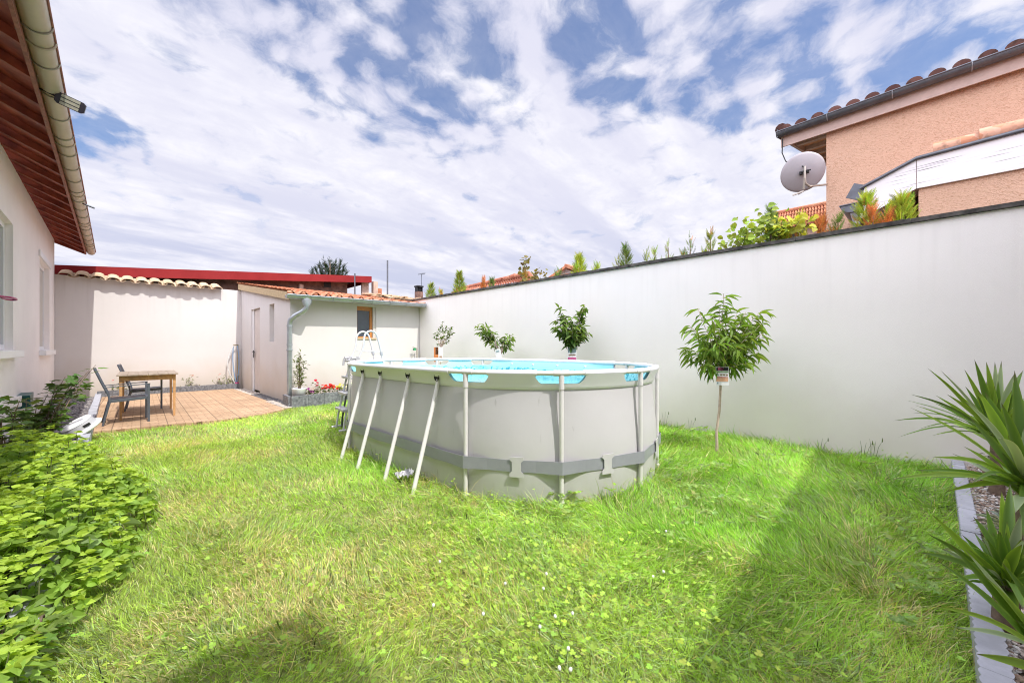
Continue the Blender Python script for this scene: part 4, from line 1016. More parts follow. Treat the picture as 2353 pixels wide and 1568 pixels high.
def ghalf(b, p, q, r_):
    d = (q - p).normalized(); sx = d.cross(Zz).normalized(); vs = []
    for c_ in (p, q):
        for k in range(9): a = math.pi + math.pi * k / 8; vs.append(c_ + sx * (r_ * math.cos(a)) + Zz * (r_ * math.sin(a)))
    b.add(vs, [(k, k + 1, 9 + k + 1, 9 + k) for k in range(8)], 0, True); b.poly(vs[:9]); b.poly(vs[9:])
    b.tube([p + sx * r_, q + sx * r_], .012, 6); b.tube([p - sx * r_, q - sx * r_], .008, 6)
b = B(); ghalf(b, NP(-ou - .085, ov + .04, zE + .14), NP(-ou - .085, -9.2, zE + .14), .085); g_ = b.build('gutter', K['darkzinc'], rf)
for k in range(8):
    b = B(); p = NP(-ou - .085, ov - .75 - k * .85, zE + .14); b.tube([p + nX * (.09 * math.cos(a)) + Zz * (.09 * math.sin(a)) for a in np.linspace(math.pi, 2 * math.pi, 8)], .007, 5); b.build('gutter_bracket', K['zinc'], g_)
b = B(); b.prism([NP(-ou - .13, ov + .015, zE + .04), NP(6.5, ov + .015, zr3(6.5) - .10), NP(6.5, ov + .015, zr3(6.5) + .09), NP(-ou - .13, ov + .015, zE + .20)], nY * .012); b.build('verge_trim', K['darkzinc'], rf)
pale_eave = rough_mat('eaves_board_pale', (.52, .38, .32), .6, .1, 8)
b = B(); b.prism([NP(-ou, ov - .01, zE - .12), NP(-ou, -9.2, zE - .12), NP(-ou, -9.2, zE + .12), NP(-ou, ov - .01, zE + .12)], nX * .025); b.build('fascia_board', pale_eave, rf)
b = B(); b.prism([NP(-ou + .03, .0, zr3(-ou + .03) - .02), NP(6.5, .0, zr3(6.5) - .02), NP(6.5, ov - .01, zr3(6.5) - .02), NP(-ou + .03, ov - .01, zr3(-ou + .03) - .02)], (0, 0, .015)); b.build('soffit', K['sofwood'], rf)
for k in range(8):
    b = B(); u = .12 + k * .75; b.bar(NP(u, .0, zr3(u) - .07), NP(u, ov - .04, zr3(u) - .07), .08, .09); b.build('rafter_tail', K['rafwood'], rf)
b = B(); b.bar(NP(-ou + .04, ov - .05, zr3(-ou) - .07), NP(6.5, ov - .05, zr3(6.5) - .07), .035, .11); b.build('verge_rafter', K['rafwood'], rf)
# lean-to with white boards
PB = NP(-1.15, 0, 0); hN = lambda x, y: hit(x, y, PB, nX)
p1, p2, p3, p4, p5, p6 = hN(1976, 437), hN(2105, 368), hN(2360, 301), hN(2360, 384), hN(2105, 433), hN(1976, 503)
b = B(); b.prism([p2, p3, p4, p5], nX * .03); 
e3 = NP(-1.15, -5, 0); 
lt = thing('lean_to', 'low lean-to with peeling white fascia boards against the neighbour house', 'lean-to', PB)
far = p3 + (p3 - p2).normalized() * 3; farb = p4 + (p4 - p5).normalized() * 3
b = B(); b.prism([p2 - nY * .002, far, farb, p5 - nY * .002], nX * .03); b.build('white_board', K['board'], lt)
b = B(); b.prism([p1, p2 + nY * .004, p5 + nY * .004, p6], nX * .03); b.build('white_board', K['board'], lt)
b = B(); b.tube([p1 + Zz * .02 - nX * .02 , p2 + Zz * .02 - nX * .02, far + Zz * .02 - nX * .02], .022, 6); b.prism([p1 + Zz * .01 + nX * -.03, p2 + Zz * .01 - nX * .03, far + Zz * .01 - nX * .03, far + Zz * .045 - nX * .03, p2 + Zz * .045 - nX * .03, p1 + Zz * .045 - nX * .03], nX * .12); b.build('metal_trim', K['darkzinc'], lt)
b = B(); q5 = p5 - nY * .02; b.prism([Vector((q5.x, q5.y, 0)), Vector((farb.x, farb.y, 0)), farb + Zz * .05, q5 + Zz * .02], nX * .2 ); 
wl = [v + nX * .04 for v in (Vector((q5.x, q5.y, 0)), Vector((farb.x, farb.y, 0)), farb + Zz * .05, q5 + Zz * .05)]
b = B(); b.prism(wl, nX * .25); b.build('side_wall', K['stucco'], lt)
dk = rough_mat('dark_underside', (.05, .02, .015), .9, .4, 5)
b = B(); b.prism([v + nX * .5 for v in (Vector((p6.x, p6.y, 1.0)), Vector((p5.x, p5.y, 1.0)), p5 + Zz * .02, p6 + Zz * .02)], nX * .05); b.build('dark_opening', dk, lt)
b = B(); b.prism([p1 + nX * .04 - Zz * .02, p2 + nX * .04 - Zz * .02, p2 + nX * 1.14 + Zz * .1, p1 + nX * 1.14 + Zz * .1], Zz * .03); b.prism([p2 + nX * .04 - Zz * .02, far + nX * .04 - Zz * .02, far + nX * 1.14 - Zz * .02, p2 + nX * 1.14 - Zz * .02], Zz * .03); lr = b.build('roof', K['oldtile'], lt)
b = B(); q = hN(2150, 350)
for k in range(7):
    p = q - nY * (k * .42) + nX * .16 + Zz * (.06 + .02 * k); b.tube([p + nY * .03, p - nY * .45], [.135, .11], 12, flat=1)
b.build('ridge_tiles', K['coptile'] if False else tiles('salmon_tiles', (.50, .22, .13), (.62, .38, .28), (.55, .28, .18), .10), lr)
# grey gutter end and its downpipe
b = B(); gq = hN(1958, 468) ; d = nX
vs = []
for c_ in (gq - nX * .0, gq + nX * 1.1):
    for k in range(9): a = math.pi + math.pi * k / 8; vs.append(c_ + nY * (.15 * math.cos(a)) + Zz * (.13 * math.sin(a)))
b.add(vs, [(k, k + 1, 9 + k + 1, 9 + k) for k in range(8)], 0, True); b.poly(vs[:9]); b.tube([vs[0], vs[9]], .015, 6); b.tube([vs[8], vs[17]], .015, 6); b.tube([gq + nY * .15, gq - nY * .15], .014, 6)
b.prism([gq - nY * .10 + Zz * .02, gq - nY * .15 + Zz * .25, gq - nY * .02 + Zz * .32, gq + nY * .08 + Zz * .12], nX * .03)
gl = b.build('gutter', K['darkzinc'], lt)
b = B(); c_ = gq + nX * .12 - nY * .04; b.tube([c_ - Zz * .08, c_ - Zz * .26], [.09, .05], 12); b.tube([c_ - Zz * .26, c_ - Zz * 2.5], .048, 12); b.build('downpipe', K['zinc'], lt)
# satellite dish
dc = nX0 - nX * .0 + nY * .32 + Zz * 0; v = ray(1846, 396); dc = Vector((0, 0, CAM_H)) + v * 7.05
ds = thing('satellite_dish', 'grey round satellite dish on a bent arm at the corner of the stucco house', 'satellite dish', dc)
face = (ray(1846, 396).normalized() + Vector((.10, .25, .12))).normalized(); M = face.to_track_quat('Z', 'Y').to_matrix().to_4x4()
b = B(); b.lathe([(0, 0)] + [(.34 * k / 10, .075 * (k / 10) ** 2) for k in range(1, 11)] + [(.345, .083), (.335, .086)] + [(.33 * k / 10, .075 * (k / 10) ** 2 + .008) for k in range(9, 0, -1)] + [(0, .008)], dc, 40, mat=M); b.build('reflector', K['purplegrey'], ds)
nb2 = dc - face * .08
cc = NP(0, -.02, 0); wallp = hit(1898, 424, NP(0, 0, 0), nX)
b = B(); b.tube([nb2 + Zz * .11, nb2 - Zz * .12, nb2 - Zz * .19 + nX * .03, nb2 - Zz * .21 + (wallp - nb2) * .3 * Vector((1, 1, 0)).length * .5, Vector((wallp.x, wallp.y, wallp.z))], .019, 8); b.build('arm', K['dishmetal'], ds)
b = B(); b.bar(nb2 + face * .04 - nY * .07, nb2 + face * .04 + nY * .07, .06, .05); b.bar(nb2 + Zz * .02 - nY * .09, nb2 + Zz * .02 + nY * .06, .02, .02); b.build('clamp', K['black'], ds)
b = B(); lo = dc - Zz * .345; b.bar(nb2 - Zz * .1, lo + Zz * .03, .07, .03, up=(0, 1, 0)); b.bar(lo, lo + nY * .17 - Zz * .03, .025, .025); b.tube([lo, lo + face * .4 - Zz * .08], .012, 6); b.build('feed_arm', K['dishmetal'], ds)
b = B(); ca = NP(-ou - .05, ov - .05, zE + .02); b.tube([ca, ca - Zz * .28 + nY * .01, ca.lerp(nb2, .5) - Zz * .08 + nY * .12, nb2 + Zz * .1], .010, 6); b.build('cable', K['black'], ds)

# ================================================================== far houses, posts, antenna, tree behind
def far_tile_roof(b, a, c, d, e, n, amp=.03):
    """corrugated roof patch between eaves a-c and ridge e-d"""
    a, c, d, e = map(Vector, (a, c, d, e)); nn = ((c - a).cross(e - a)).normalized(); nn = nn if nn.z > 0 else -nn; vs = []; m_ = n * 4
    rows = max(2, int((e - a).length / .4))
    for r_ in range(rows):
        for f in (r_ / rows, (r_ + 1.02) / rows):
            for i in range(m_ + 1):
                u = i / m_; p = a.lerp(c, u).lerp(e.lerp(d, u), f); vs.append(p + nn * (amp * math.cos(i * math.pi / 2) + (.03 if f > r_ / rows else .055)))
    k = m_ + 1
    b.add(vs, [((2 * r_) * k + i, (2 * r_) * k + i + 1, (2 * r_ + 1) * k + i + 1, (2 * r_ + 1) * k + i) for r_ in range(rows) for i in range(m_)])
YF = 19.
t = thing('brown_roof_house', 'distant house with long brown clay tile roof showing over the long wall', 'house', (14, 12, 0))
D_ = 16.
def atd(x, y, d): return Vector((0, 0, CAM_H)) + ray(x, y) * d
a, c, d_, e = atd(1005, 695, 15), atd(1262, 690, 13), atd(1215, 631, 14.0), atd(1062, 664, 17)
e = atd(1050, 668, 16.5)
b = B(); far_tile_roof(b, a, c, d_, e, 34, .03); rfo = b.build('roof', K['oldtile'], t)
b = B(); b.tube([e + Zz * .04, d_ + Zz * .04], .10, 8); b.tube([d_ + Zz * .04, atd(1262, 690, 13)], .08, 8); b.build('ridge', K['oldtile'], rfo)
bk = Vector((1.2, 1.2, 0)); b = B(); b.prism([Vector((a.x, a.y, 0)), Vector((c.x, c.y, 0)), c - Zz * .1, a - Zz * .1], bk * 2.5); b.build('wall', K['stone'], t)
p = atd(1178, 640, 14.7); b = B(); b.prism([p + Vector((-.35, .3, .0)), p + Vector((.5, -.4, .0)), p + Vector((.1, 0, .22))], (.5, .5, 0)); b.build('roof_ridge_end', K['oldtile'], rfo)
t = thing('white_gable_house', 'distant white gable with orange tiled edge showing over the long wall', 'house', (19, 12, 0))
d1 = 18; g0, g1, g2 = atd(1248, 648, d1), atd(1300, 612, d1), atd(1345, 630, d1 - 1.0)
b = B(); b.prism([Vector((g0.x, g0.y, 0)), Vector((g2.x, g2.y, 0)), g2 - Zz * .1, g1 - Zz * .12, g0 - Zz * .1], (2, 2.4, 0)); b.build('wall', K['wall'], t)
b = B(); o_ = Vector((-.12, -.15, 0)); b.bar(g0 + o_, g1 + o_, .3, .10); b.bar(g1 + o_, g2 + o_, .35, .13); b.prism([g1 + o_, g2 + o_, g2 + o_ + Vector((3, 3.6, 0)), g1 + o_ + Vector((3, 3.6, 0))], (0, 0, .06)); b.build('roof', K['tile'], t)
b = B(); q = atd(1283, 642, d1 - .3); b.bar(q + Vector((-.7, .5, -.05)), q + Vector((.5, -.4, .28)), .12, .10); b.build('porch_roof', K['tile'], t)
t = thing('orange_roof_house', 'house with bright orange clay tile roof left of the stucco house', 'house', (18, 3, 0))
a, c, d_, e = atd(1772, 530, 13.5), atd(1925, 510, 11.5), atd(1925, 466, 12.6), atd(1782, 494, 14.6)
b = B(); far_tile_roof(b, a, c, d_, e, 22, .04); rfo = b.build('roof', K['tile'], t)
b = B(); b.tube([e + Zz * .05, d_ + Zz * .05], .09, 8); b.build('ridge', K['tile'], rfo)
hd = Vector((e.x - a.x, e.y - a.y, 0)); hu = hd.normalized() * .25
b = B(); b.add([Vector((a.x, a.y, 0)) + hu, Vector((c.x, c.y, 0)) + hu, Vector((d_.x, d_.y, 0)), Vector((e.x, e.y, 0)), a + hu - Zz * .02, c + hu - Zz * .02, d_ - Zz * .06, e - Zz * .06], [(0, 1, 5, 4), (1, 2, 6, 5), (2, 3, 7, 6), (3, 0, 4, 7), (4, 5, 6, 7)]); wo = b.build('wall', K['stone'], t)
b = B(); q = atd(1800, 545, 13.3); b.box(q.x - .2, q.x + .3, q.y - .45, q.y + .2, q.z - .6, q.z + .15); b.build('window', K['black'], t)
# posts on the shed roof
for (x, yt, yb_, Y, lab, r_) in ((890, 598, 670, 12.6, 'tall thin dark pole rising behind the shed roof', .028), (815, 628, 662, 13.2, 'short thin dark pole in front of the red roof end', .025)):
    a = onY(x, yt, Y); t = thing('roof_pole', lab, 'pole', (a.x, Y, zroof(Y)), group='dark poles rising from the shed roof')
    b = B(); b.tube([(a.x, Y, zroof(Y) - .02), a], r_, 8); b.lathe([(0, 0), (.07, 0), (.05, .05), (.0, .06)], (a.x, Y, zroof(Y) + .01), 10); b.build('post', K['darkzinc'], t)
# chimney and TV aerial further back
a = onY(962, 663, 24); t = thing('chimney', 'small dark chimney top beyond the right end of the shed roof', 'chimney', (a.x, 24, 0))
b = B(); b.box(a.x - .22, a.x + .22, 23.8, 24.2, 0, a.z - .22); b.build('stack', K['brickbrown'], t)
b = B(); b.box(a.x - .25, a.x + .25, 23.76, 24.24, a.z + .1, a.z + .2); 
for s in (-.2, 0, .2): b.box(a.x + s - .03, a.x + s + .03, 23.85, 24.15, a.z - .22, a.z + .1)
b.build('cap', K['black'], t)
a2 = onY(968, 630, 24); t = thing('tv_aerial', 'thin television aerial standing on the small dark chimney', 'aerial', (a2.x, 24, a.z + .2))
b = B(); b.tube([(a2.x, 24, a.z + .2), a2], .022, 6); b.build('mast', K['darkzinc'], t)
b = B(); b.bar(a2 + Vector((-.25, 0, -.03)), a2 + Vector((.30, 0, .10)), .03, .03)
for k in range(6): q = a2 + Vector((-.22 + .1 * k, 0, -.02 + .025 * k)); b.bar(q + Vector((0, -.14, .0)), q + Vector((0.02, .14, 0.0)), .015, .015); b.bar(q + Vector((0, 0, -.08)), q + Vector((0, 0, .08)), .012, .012)
b.build('elements', K['darkzinc'], t)

# ================================================================== PLANTS
def leaf_t(ws, droop=.2, fold=.12):
    """leaf outline: list of (y, half width); a fold along the midrib"""
    v = [(0, 0, 0)]; 
    for y, w in ws: z = -droop * y * y; v += [(-w, y, z + fold * w * 2), (0, y, z), (w, y, z + fold * w * 2)]
    v.append((0, 1, -droop)); f = [(0, 2, 1), (0, 3, 2)]; n = len(ws)
    for i in range(n - 1): a = 1 + 3 * i; f += [(a, a + 1, a + 4, a + 3), (a + 1, a + 2, a + 5, a + 4)]
    a = 1 + 3 * (n - 1); t_ = len(v) - 1; f += [(a, a + 1, t_), (a + 1, a + 2, t_)]
    return np.array(v), f
LANCE = leaf_t([(.15, .28), (.45, .5), (.75, .33)], .35)
OVATE = leaf_t([(.12, .38), (.35, .5), (.65, .36)], .18)
HEART = leaf_t([(.04, .40), (.3, .5), (.6, .42), (.85, .16)], .15)
def leaves(name, P, D, L, Wd, col, mat, parent, tmpl, nrm=None, smooth=False):
    n = len(P); nr = nrm if nrm is not None else np.tile([[0, 0, 1.]], (n, 1)) + rng.normal(0, .35, (n, 3))
    M = basis(D + rng.normal(0, .01, (n, 3)), nr, L, Wd); return scatter(name, tmpl[0], tmpl[1], M, P, col, mat, parent, smooth=smooth)
def vv(p): return np.array([p.x, p.y, p.z])
def branch_pts(a, b, sag=0., wob=.02, n=6):
    return [a.lerp(b, i / n) + Vector((random.gauss(0, wob), random.gauss(0, wob), random.gauss(0, wob * .5) - sag * math.sin(math.pi * i / n))) * (0 if i == 0 else 1) for i in range(n + 1)]

def small_tree(name, label, base, trunk_top, tips, leafL, leafW, per, base_col, tmpl=LANCE, group='young fruit trees along the pale wall', trunk_r=.014, warm=.15, lean=.0, spread=.06, young=.5, start=.25, droop=-.35):
    t = thing('young_fruit_tree', label, 'tree', base, 0, group)
    b = B(); tp = [Vector(base) + Vector((0, 0, -.03))] + [Vector(base).lerp(trunk_top, f) + Vector((random.gauss(0, .008), random.gauss(0, .008), 0)) for f in (.25, .5, .75)] + [Vector(trunk_top)]
    b.tube(tp, [trunk_r * 1.25, trunk_r * 1.05, trunk_r, trunk_r * .95, trunk_r * .9], 8)
    PP, DD, YY = [], [], []
    for tip, frm in tips:
        a = Vector(base).lerp(trunk_top, frm) if frm <= 1 else Vector(trunk_top)
        pts = branch_pts(a, tip, -.04, .012)
        b.tube(pts, [max(.003, trunk_r * .55 * (1 - .8 * i / 6)) for i in range(7)], 5)
        L_ = (tip - a).length; n = max(3, int(per * L_))
        for k in range(n):
            f = start + (1 - start) * (k + random.random()) / n; p = a.lerp(tip, f) + Vector((random.gauss(0, spread * .5), random.gauss(0, spread * .5), random.gauss(0, spread * .4)))
            i = min(5, int(f * 6)); p = pts[i].lerp(pts[i + 1], f * 6 - i) + (p - a.lerp(tip, f)) * .7
            out = (tip - a).normalized(); d = out * .55 + Vector((random.gauss(0, .7), random.gauss(0, .7), droop + random.gauss(0, .35)))
            PP.append(p); DD.append(d); YY.append(f)
    b.build('trunk', K['palebark'], t)
    n = len(PP); P = np.array([tuple(p) for p in PP]); D = np.array([tuple(d) for d in DD]); Y = np.array(YY)[:, None]
    c = tint(n, base_col, .25, warm); yc = np.array([[.22, .34, .05]]); c = c * (1 - young * Y ** 3) + yc * young * Y ** 3
    s = rng.uniform(.6, 1.15, n); leaves('crown', P, D, leafL * s, leafW * s, c, K['leaf'], t, tmpl)
    return t
def tagboard(t, c, w, h, rows, tilt=0.):
    """a printed nursery label: white board with coloured panels, facing the lawn"""
    fx = Vector((-.92, -.39, 0)).normalized(); sx = Vector((-fx.y, fx.x, 0)); sx = sx if sx.dot(Vector((cY, -sY, 0))) > 0 else -sx
    up = Vector((0, 0, 1)) * math.cos(tilt) + sx * math.sin(tilt); sx = sx * math.cos(tilt) - Vector((0, 0, 1)) * math.sin(tilt)
    mats = [K['white']]; b = B(); 
    def rect_(u0, u1, v0, v1, d, m): b.prism([c + sx * u + up * v + fx * d for u, v in ((u0, v0), (u1, v0), (u1, v1), (u0, v1))], fx * .0015, m)
    rect_(-w / 2, w / 2, -h, 0, 0, 0)
    for (u0, u1, v0, v1, mt) in rows:
        if mt not in [m.name for m in mats]: mats.append(K[mt])
        rect_(-w / 2 + u0 * w, -w / 2 + u1 * w, -h * v1, -h * v0, .002, [m.name for m in mats].index(K[mt].name) if K[mt].name in [m.name for m in mats] else 0)
    return b.build('label_tag', mats, t)
for nm, c in (('t_pink', (.55, .12, .28)), ('t_green', (.25, .42, .22)), ('t_red', (.55, .10, .07)), ('t_peach', (.72, .40, .26)), ('t_brown', (.26, .17, .10)), ('t_blue', (.30, .40, .45)), ('t_orange', (.62, .22, .08))): 
    K[nm] = rough_mat(nm, c, .5, .15, 60)
K['t_black'] = K['black']
peach_rows = [(.04, .96, .02, .22, 'black'), (.18, .62, .05, .19, 't_pink'), (.04, .96, .25, .30, 't_green'), (.12, .24, .42, .48, 't_blue'), (.34, .50, .40, .48, 't_brown'), (.55, .70, .40, .47, 't_brown'), (.78, .92, .41, .48, 't_brown'), (.04, .94, .55, .59, 't_red'), (.04, .94, .60, .80, 't_peach'), (.1, .2, .84, .94, 't_blue')]

# peach tree, the nearest
bs = onZ(1647, 1036, 0); D0 = bs.dot(Vector((sY, cY, 0)))
PT = lambda x, y, dd=0.: Vector((0, 0, CAM_H)) + ray(x, y) * (D0 + dd)
top = PT(1656, 850)
tipsxy = [(1662, 672, 0, 1), (1600, 708, .1, 1), (1585, 745, -.15, 1), (1570, 800, .05, 1), (1583, 815, .2, .95), (1612, 838, -.2, .92), (1640, 730, -.25, 1), (1690, 722, .1, 1), (1712, 716, -.1, 1), (1748, 712, .0, 1), (1745, 735, .2, 1), (1755, 765, -.05, 1), (1752, 742, .1, 1), (1738, 810, .1, .95), (1715, 835, -.2, .93), (1690, 845, .15, .92), (1628, 770, .25, 1), (1660, 760, .3, 1), (1680, 770, -.3, 1), (1700, 765, .25, 1), (1650, 790, -.3, 1), (1625, 800, -.3, .97), (1700, 800, -.3, .97), (1670, 815, .25, .95), (1600, 775, .15, 1), (1720, 770, -.2, 1), (1650, 700, .05, 1), (1675, 740, -.1, 1), (1725,745,.1,1)]
pt_ = small_tree('peach', 'young peach tree with long drooping leaves, nearest of the row by the wall', bs, top, [(PT(x, y, d), f) for x, y, d, f in tipsxy], .18, .036, 44, (.11, .21, .03), trunk_r=.014, warm=.25, spread=.035, start=.2, droop=-.7)
tagboard(pt_, PT(1659, 842, -.17), .13, .205, peach_rows, .0)
# middle tree
def row_tree(X, xpx, d_shift=0.): 
    p = onX(xpx, 800, X); return Vector((p.x, p.y, 0))
bs = row_tree(5.25, 1313); D0 = bs.dot(Vector((sY, cY, 0))); top = PT(1314, 800)
tt = [(1285, 705, 0, 1), (1278, 735, .1, 1), (1342, 700, 0, 1), (1340, 712, -.05, 1), (1352, 765, .1, 1), (1275, 750, -.1, 1), (1290, 725, .1, 1), (1315, 728, -.1, 1), (1330, 735, .15, 1), (1340, 745, -.1, 1), (1295, 760, .15, 1), (1320, 750, -.2, 1), (1305, 770, .1, 1), (1335, 770, -.1, 1), (1290, 745, -.2, 1), (1345, 755, .0, 1), (1310, 755, .2, 1), (1325, 780, -.1, .97), (1300, 785, .1, .97), (1315,765,-.2,1), (1300,740,.2,1)]
tr = small_tree('cherry', 'young fruit tree with dense dark drooping leaves behind the middle of the pool', bs, top, [(PT(x, y, d), f) for x, y, d, f in tt], .135, .055, 62, (.055, .11, .025), tmpl=OVATE, warm=.12, spread=.05, start=.1, droop=-.7)
tagboard(tr, PT(1314, 797, -.06), .145, .30, [(.05, .95, .02, .3, 't_blue'), (.1, .9, .4, .46, 't_brown'), (.03, .97, .55, .95, 't_pink')])
bs = row_tree(5.25, 1152); D0 = bs.dot(Vector((sY, cY, 0))); top = PT(1150, 815)
tt = [(1098, 748, 0, 1), (1108, 744, .1, 1), (1120, 750, -.1, 1), (1100, 765, .05, 1), (1130, 765, 0, 1), (1118, 775, .1, 1), (1132, 785, -.1, 1), (1115, 758, .1, 1), (1140, 800, 0, 1), (1165, 768, 0, 1), (1178, 770, .1, 1), (1172, 788, -.1, 1), (1160, 790, .1, 1), (1162, 780, .0, 1), (1168, 800, .1, 1), (1175, 778, -.1, 1)]
tr = small_tree('two', 'young fruit tree forked into two leafy arms above a white tag behind the pool', bs, top, [(PT(x, y, d), f) for x, y, d, f in tt], .125, .045, 42, (.075, .14, .03), warm=.2, spread=.05, start=.45, droop=-.5)
tagboard(tr, PT(1142, 801, -.06), .12, .32, [(.2, .8, .1, .2, 't_blue')], R(-14))
bs = row_tree(5.25, 1011); D0 = bs.dot(Vector((sY, cY, 0))); top = PT(1013, 800)
tt = [(1018, 742, 0, 1), (1024, 750, .1, 1), (1000, 765, -.1, 1), (998, 775, .1, 1), (1005, 790, .05, .98), (1040, 752, 0, 1), (1042, 765, .1, 1), (1036, 758, -.1, 1), (1028, 775, .0, 1), (1030, 785, .1, 1), (1015, 775, -.1, 1), (1020, 768, .1, 1), (1008, 752, .05, 1), (1016, 790, .0, .98)]
tr = small_tree('lemon', 'sparse young fruit tree with small leaves and an orange tag near the shed corner', bs, top, [(PT(x, y, d), f) for x, y, d, f in tt], .085, .042, 30, (.07, .12, .03), tmpl=OVATE, warm=.1, spread=.05, start=.55, young=.2, droop=0.)
tagboard(tr, PT(1007, 797, -.05), .24, .34, [(.0, .5, .0, 1., 't_orange'), (.18, .5, .0, .5, 'black'), (.55, .95, .1, .9, 'white'), (.62, .9, .6, .85, 't_peach')])

# hedge plants showing over the wall: cedar-like twigs
fv = []; ff = []
for k in range(7):          # flat fan of scales
    y = .08 + .13 * k; w = .30 * (1 - k / 8)
    for s in (-1, 1):
        i = len(fv); fv += [(0, y - .03, 0), (s * w, y + .16, .04), (s * w * .25, y + .10, 0)]; ff.append((i, i + 1, i + 2) if s > 0 else (i, i + 2, i + 1))
i = len(fv); fv += [(-.03, 0, 0), (.03, 0, 0), (0, 1.08, 0)]; ff.append((i, i + 1, i + 2))
FAN = (np.array(fv), ff)
def hedge_plant(label, x, ytop, wpx, col, dens=1., X=6.35, kind='cone', group='hedge plants growing behind the long wall', brown=0.):
    a = onX(x, ytop, X); D0 = a.dot(Vector((sY, cY, 0))); w = wpx * D0 / FPX / 2; zb = ZR - .25; H = max(.12, a.z - zb)
    t = thing('hedge_shrub', label, 'shrub', (a.x, a.y, 0), 0, group)
    b = B(); b.tube([(a.x, a.y, -.05), (a.x + .02, a.y, zb), (a.x, a.y, a.z - .05)], [.035, .02, .004], 6)
    w *= 1.35; n = int(dens * ((50 if kind == 'cone' else 14) + 1900 * w * H)); P, D = [], []
    nst = max(2, int(w * 9)) if kind != 'cone' else 1
    tips = [Vector((a.x + random.uniform(-.12, .12), a.y + random.uniform(-w, w) * .9, zb + H * random.uniform(.5, 1))) for _ in range(nst)]; tips[0] = a
    base = Vector((a.x, a.y, zb - .1))
    for tip in tips[1:]: b.tube([Vector((base.x, base.y + (tip.y - base.y) * .4, zb - .3)), tip], [.012, .003], 5)
    b.build('stem', K['bark'], t)
    for k in range(n):
        f = random.random() ** .8
        if kind == 'cone':
            r_ = w * (1 - f) ** .8 * random.random() ** .4; an = random.uniform(0, 6.283); p = Vector((a.x + r_ * math.cos(an) * .7, a.y + r_ * math.sin(an), zb + H * f)); d = Vector((math.cos(an), math.sin(an), .5 + 1.2 * f))
        else:
            tip = random.choice(tips); q = Vector((base.x, base.y + (tip.y - base.y) * .4, zb - .1)).lerp(tip, f); an = random.uniform(0, 6.283); s = .10 * (1.15 - f); p = q + Vector((s * math.cos(an), s * math.sin(an), 0)) * random.random(); d = Vector((math.cos(an) * .7, math.sin(an) * .7, .7 + f))
        P.append(p); D.append(d)
    P = np.array([tuple(p) for p in P]); D = np.array([tuple(d) for d in D]); s = rng.uniform(.07, .15, n); c = tint(n, col, .3, .15)
    if brown: m = rng.random(n) < brown; c[m] = tint(int(m.sum()), (.50, .19, .06), .25)
    nr = rdir(n); M = basis(D, nr, s, s * .9); scatter('foliage', FAN[0], FAN[1], M, P, c, K['cedar'], t)
    return t
G1, G2, G3 = (.25, .33, .045), (.36, .45, .06), (.13, .21, .05)
HP = [(990, 655, 26, G1, 1.1, 'cone', 0, 'small rounded green cedar shrub at the far end of the long wall by the shed'),
      (1055, 628, 34, G1, 1.2, 'cone', 0, 'green pointed cedar shrub in front of the brown tiled roof'),
      (1012, 668, 34, G2, .8, 'loose', .4, 'low yellow and brown twiggy shrub at the far end of the wall'),
      (1110, 640, 40, (.50, .22, .07), .8, 'loose', .7, 'dried rusty brown twigs showing before the brown tiled roof'),
      (1130, 643, 14, G3, .9, 'cone', 0, 'tiny dark green shrub before the brown tiled roof'),
      (1205, 620, 44, G1, .9, 'loose', .3, 'mixed green and brown shrub at the right end of the brown tiled roof'),
      (1285, 622, 30, G3, .5, 'loose', 0, 'low dark sprig before the distant white gable'),
      (1330, 590, 40, G2, 1.2, 'cone', 0, 'bright green pointed cedar right of the distant white gable'),
      (1372, 607, 30, G2, 1.1, 'loose', 0, 'low bushy bright green shrub right of the pointed cedar'),
      (1437, 570, 28, G3, .9, 'cone', 0, 'slim dark green pointed cedar standing alone on the skyline'),
      (1420, 592, 40, G1, .35, 'loose', 0, 'sparse low sprigs beside the slim dark cedar'),
      (1486, 577, 22, G1, .6, 'loose', 0, 'thin upright green sprig right of the slim dark cedar'),
      (1535, 560, 40, G1, .30, 'loose', 0, 'single leaning feathery sprig in the middle of the wall top'),
      (1585, 542, 40, G3, .35, 'loose', .1, 'tall sparse feathery sprig above the peach tree, left one'),
      (1632, 540, 60, G1, .35, 'loose', .1, 'wide sparse feathery sprigs just above the peach tree'),
      (1668, 560, 40, G2, .3, 'loose', .1, 'low yellowish sprigs left of the leafy vine'),
      (1775, 500, 80, G1, 1.1, 'loose', .1, 'dense mid green cedar left of the orange tiled roof'),
      (1770, 482, 26, G3, .8, 'cone', 0, 'tall grey green pointed sprig left of the orange roof'),
      (1840, 498, 60, G2, .9, 'loose', .15, 'light yellow green shrub in front of the orange tiled roof'),
      (1886, 502, 34, (.50, .20, .07), 1.6, 'loose', .8, 'rust brown dry shrub at the corner of the stucco house'),
      (1925, 500, 40, G3, .6, 'loose', 0, 'small dark green sprig in front of the stucco house corner'),
      (1990, 452, 50, G2, 1.3, 'cone', .05, 'bright green cedar beside the grey gutter end'),
      (2005, 482, 46, (.50, .20, .07), 1.6, 'loose', .75, 'rusty orange dry cedar twigs under the white board'),
      (2070, 455, 56, G2, 1.3, 'cone', .05, 'bright green cedar in front of the dark opening of the lean-to'),
      (2040, 478, 40, G2, 1.2, 'loose', .05, 'low green cedar twigs between the two bright cedars')]
for (x, y, w, c, d, kd, br, lab) in HP: hedge_plant(lab, x, y, w, c, d, 6.30 + random.uniform(-.15, .15), kd, brown=br)
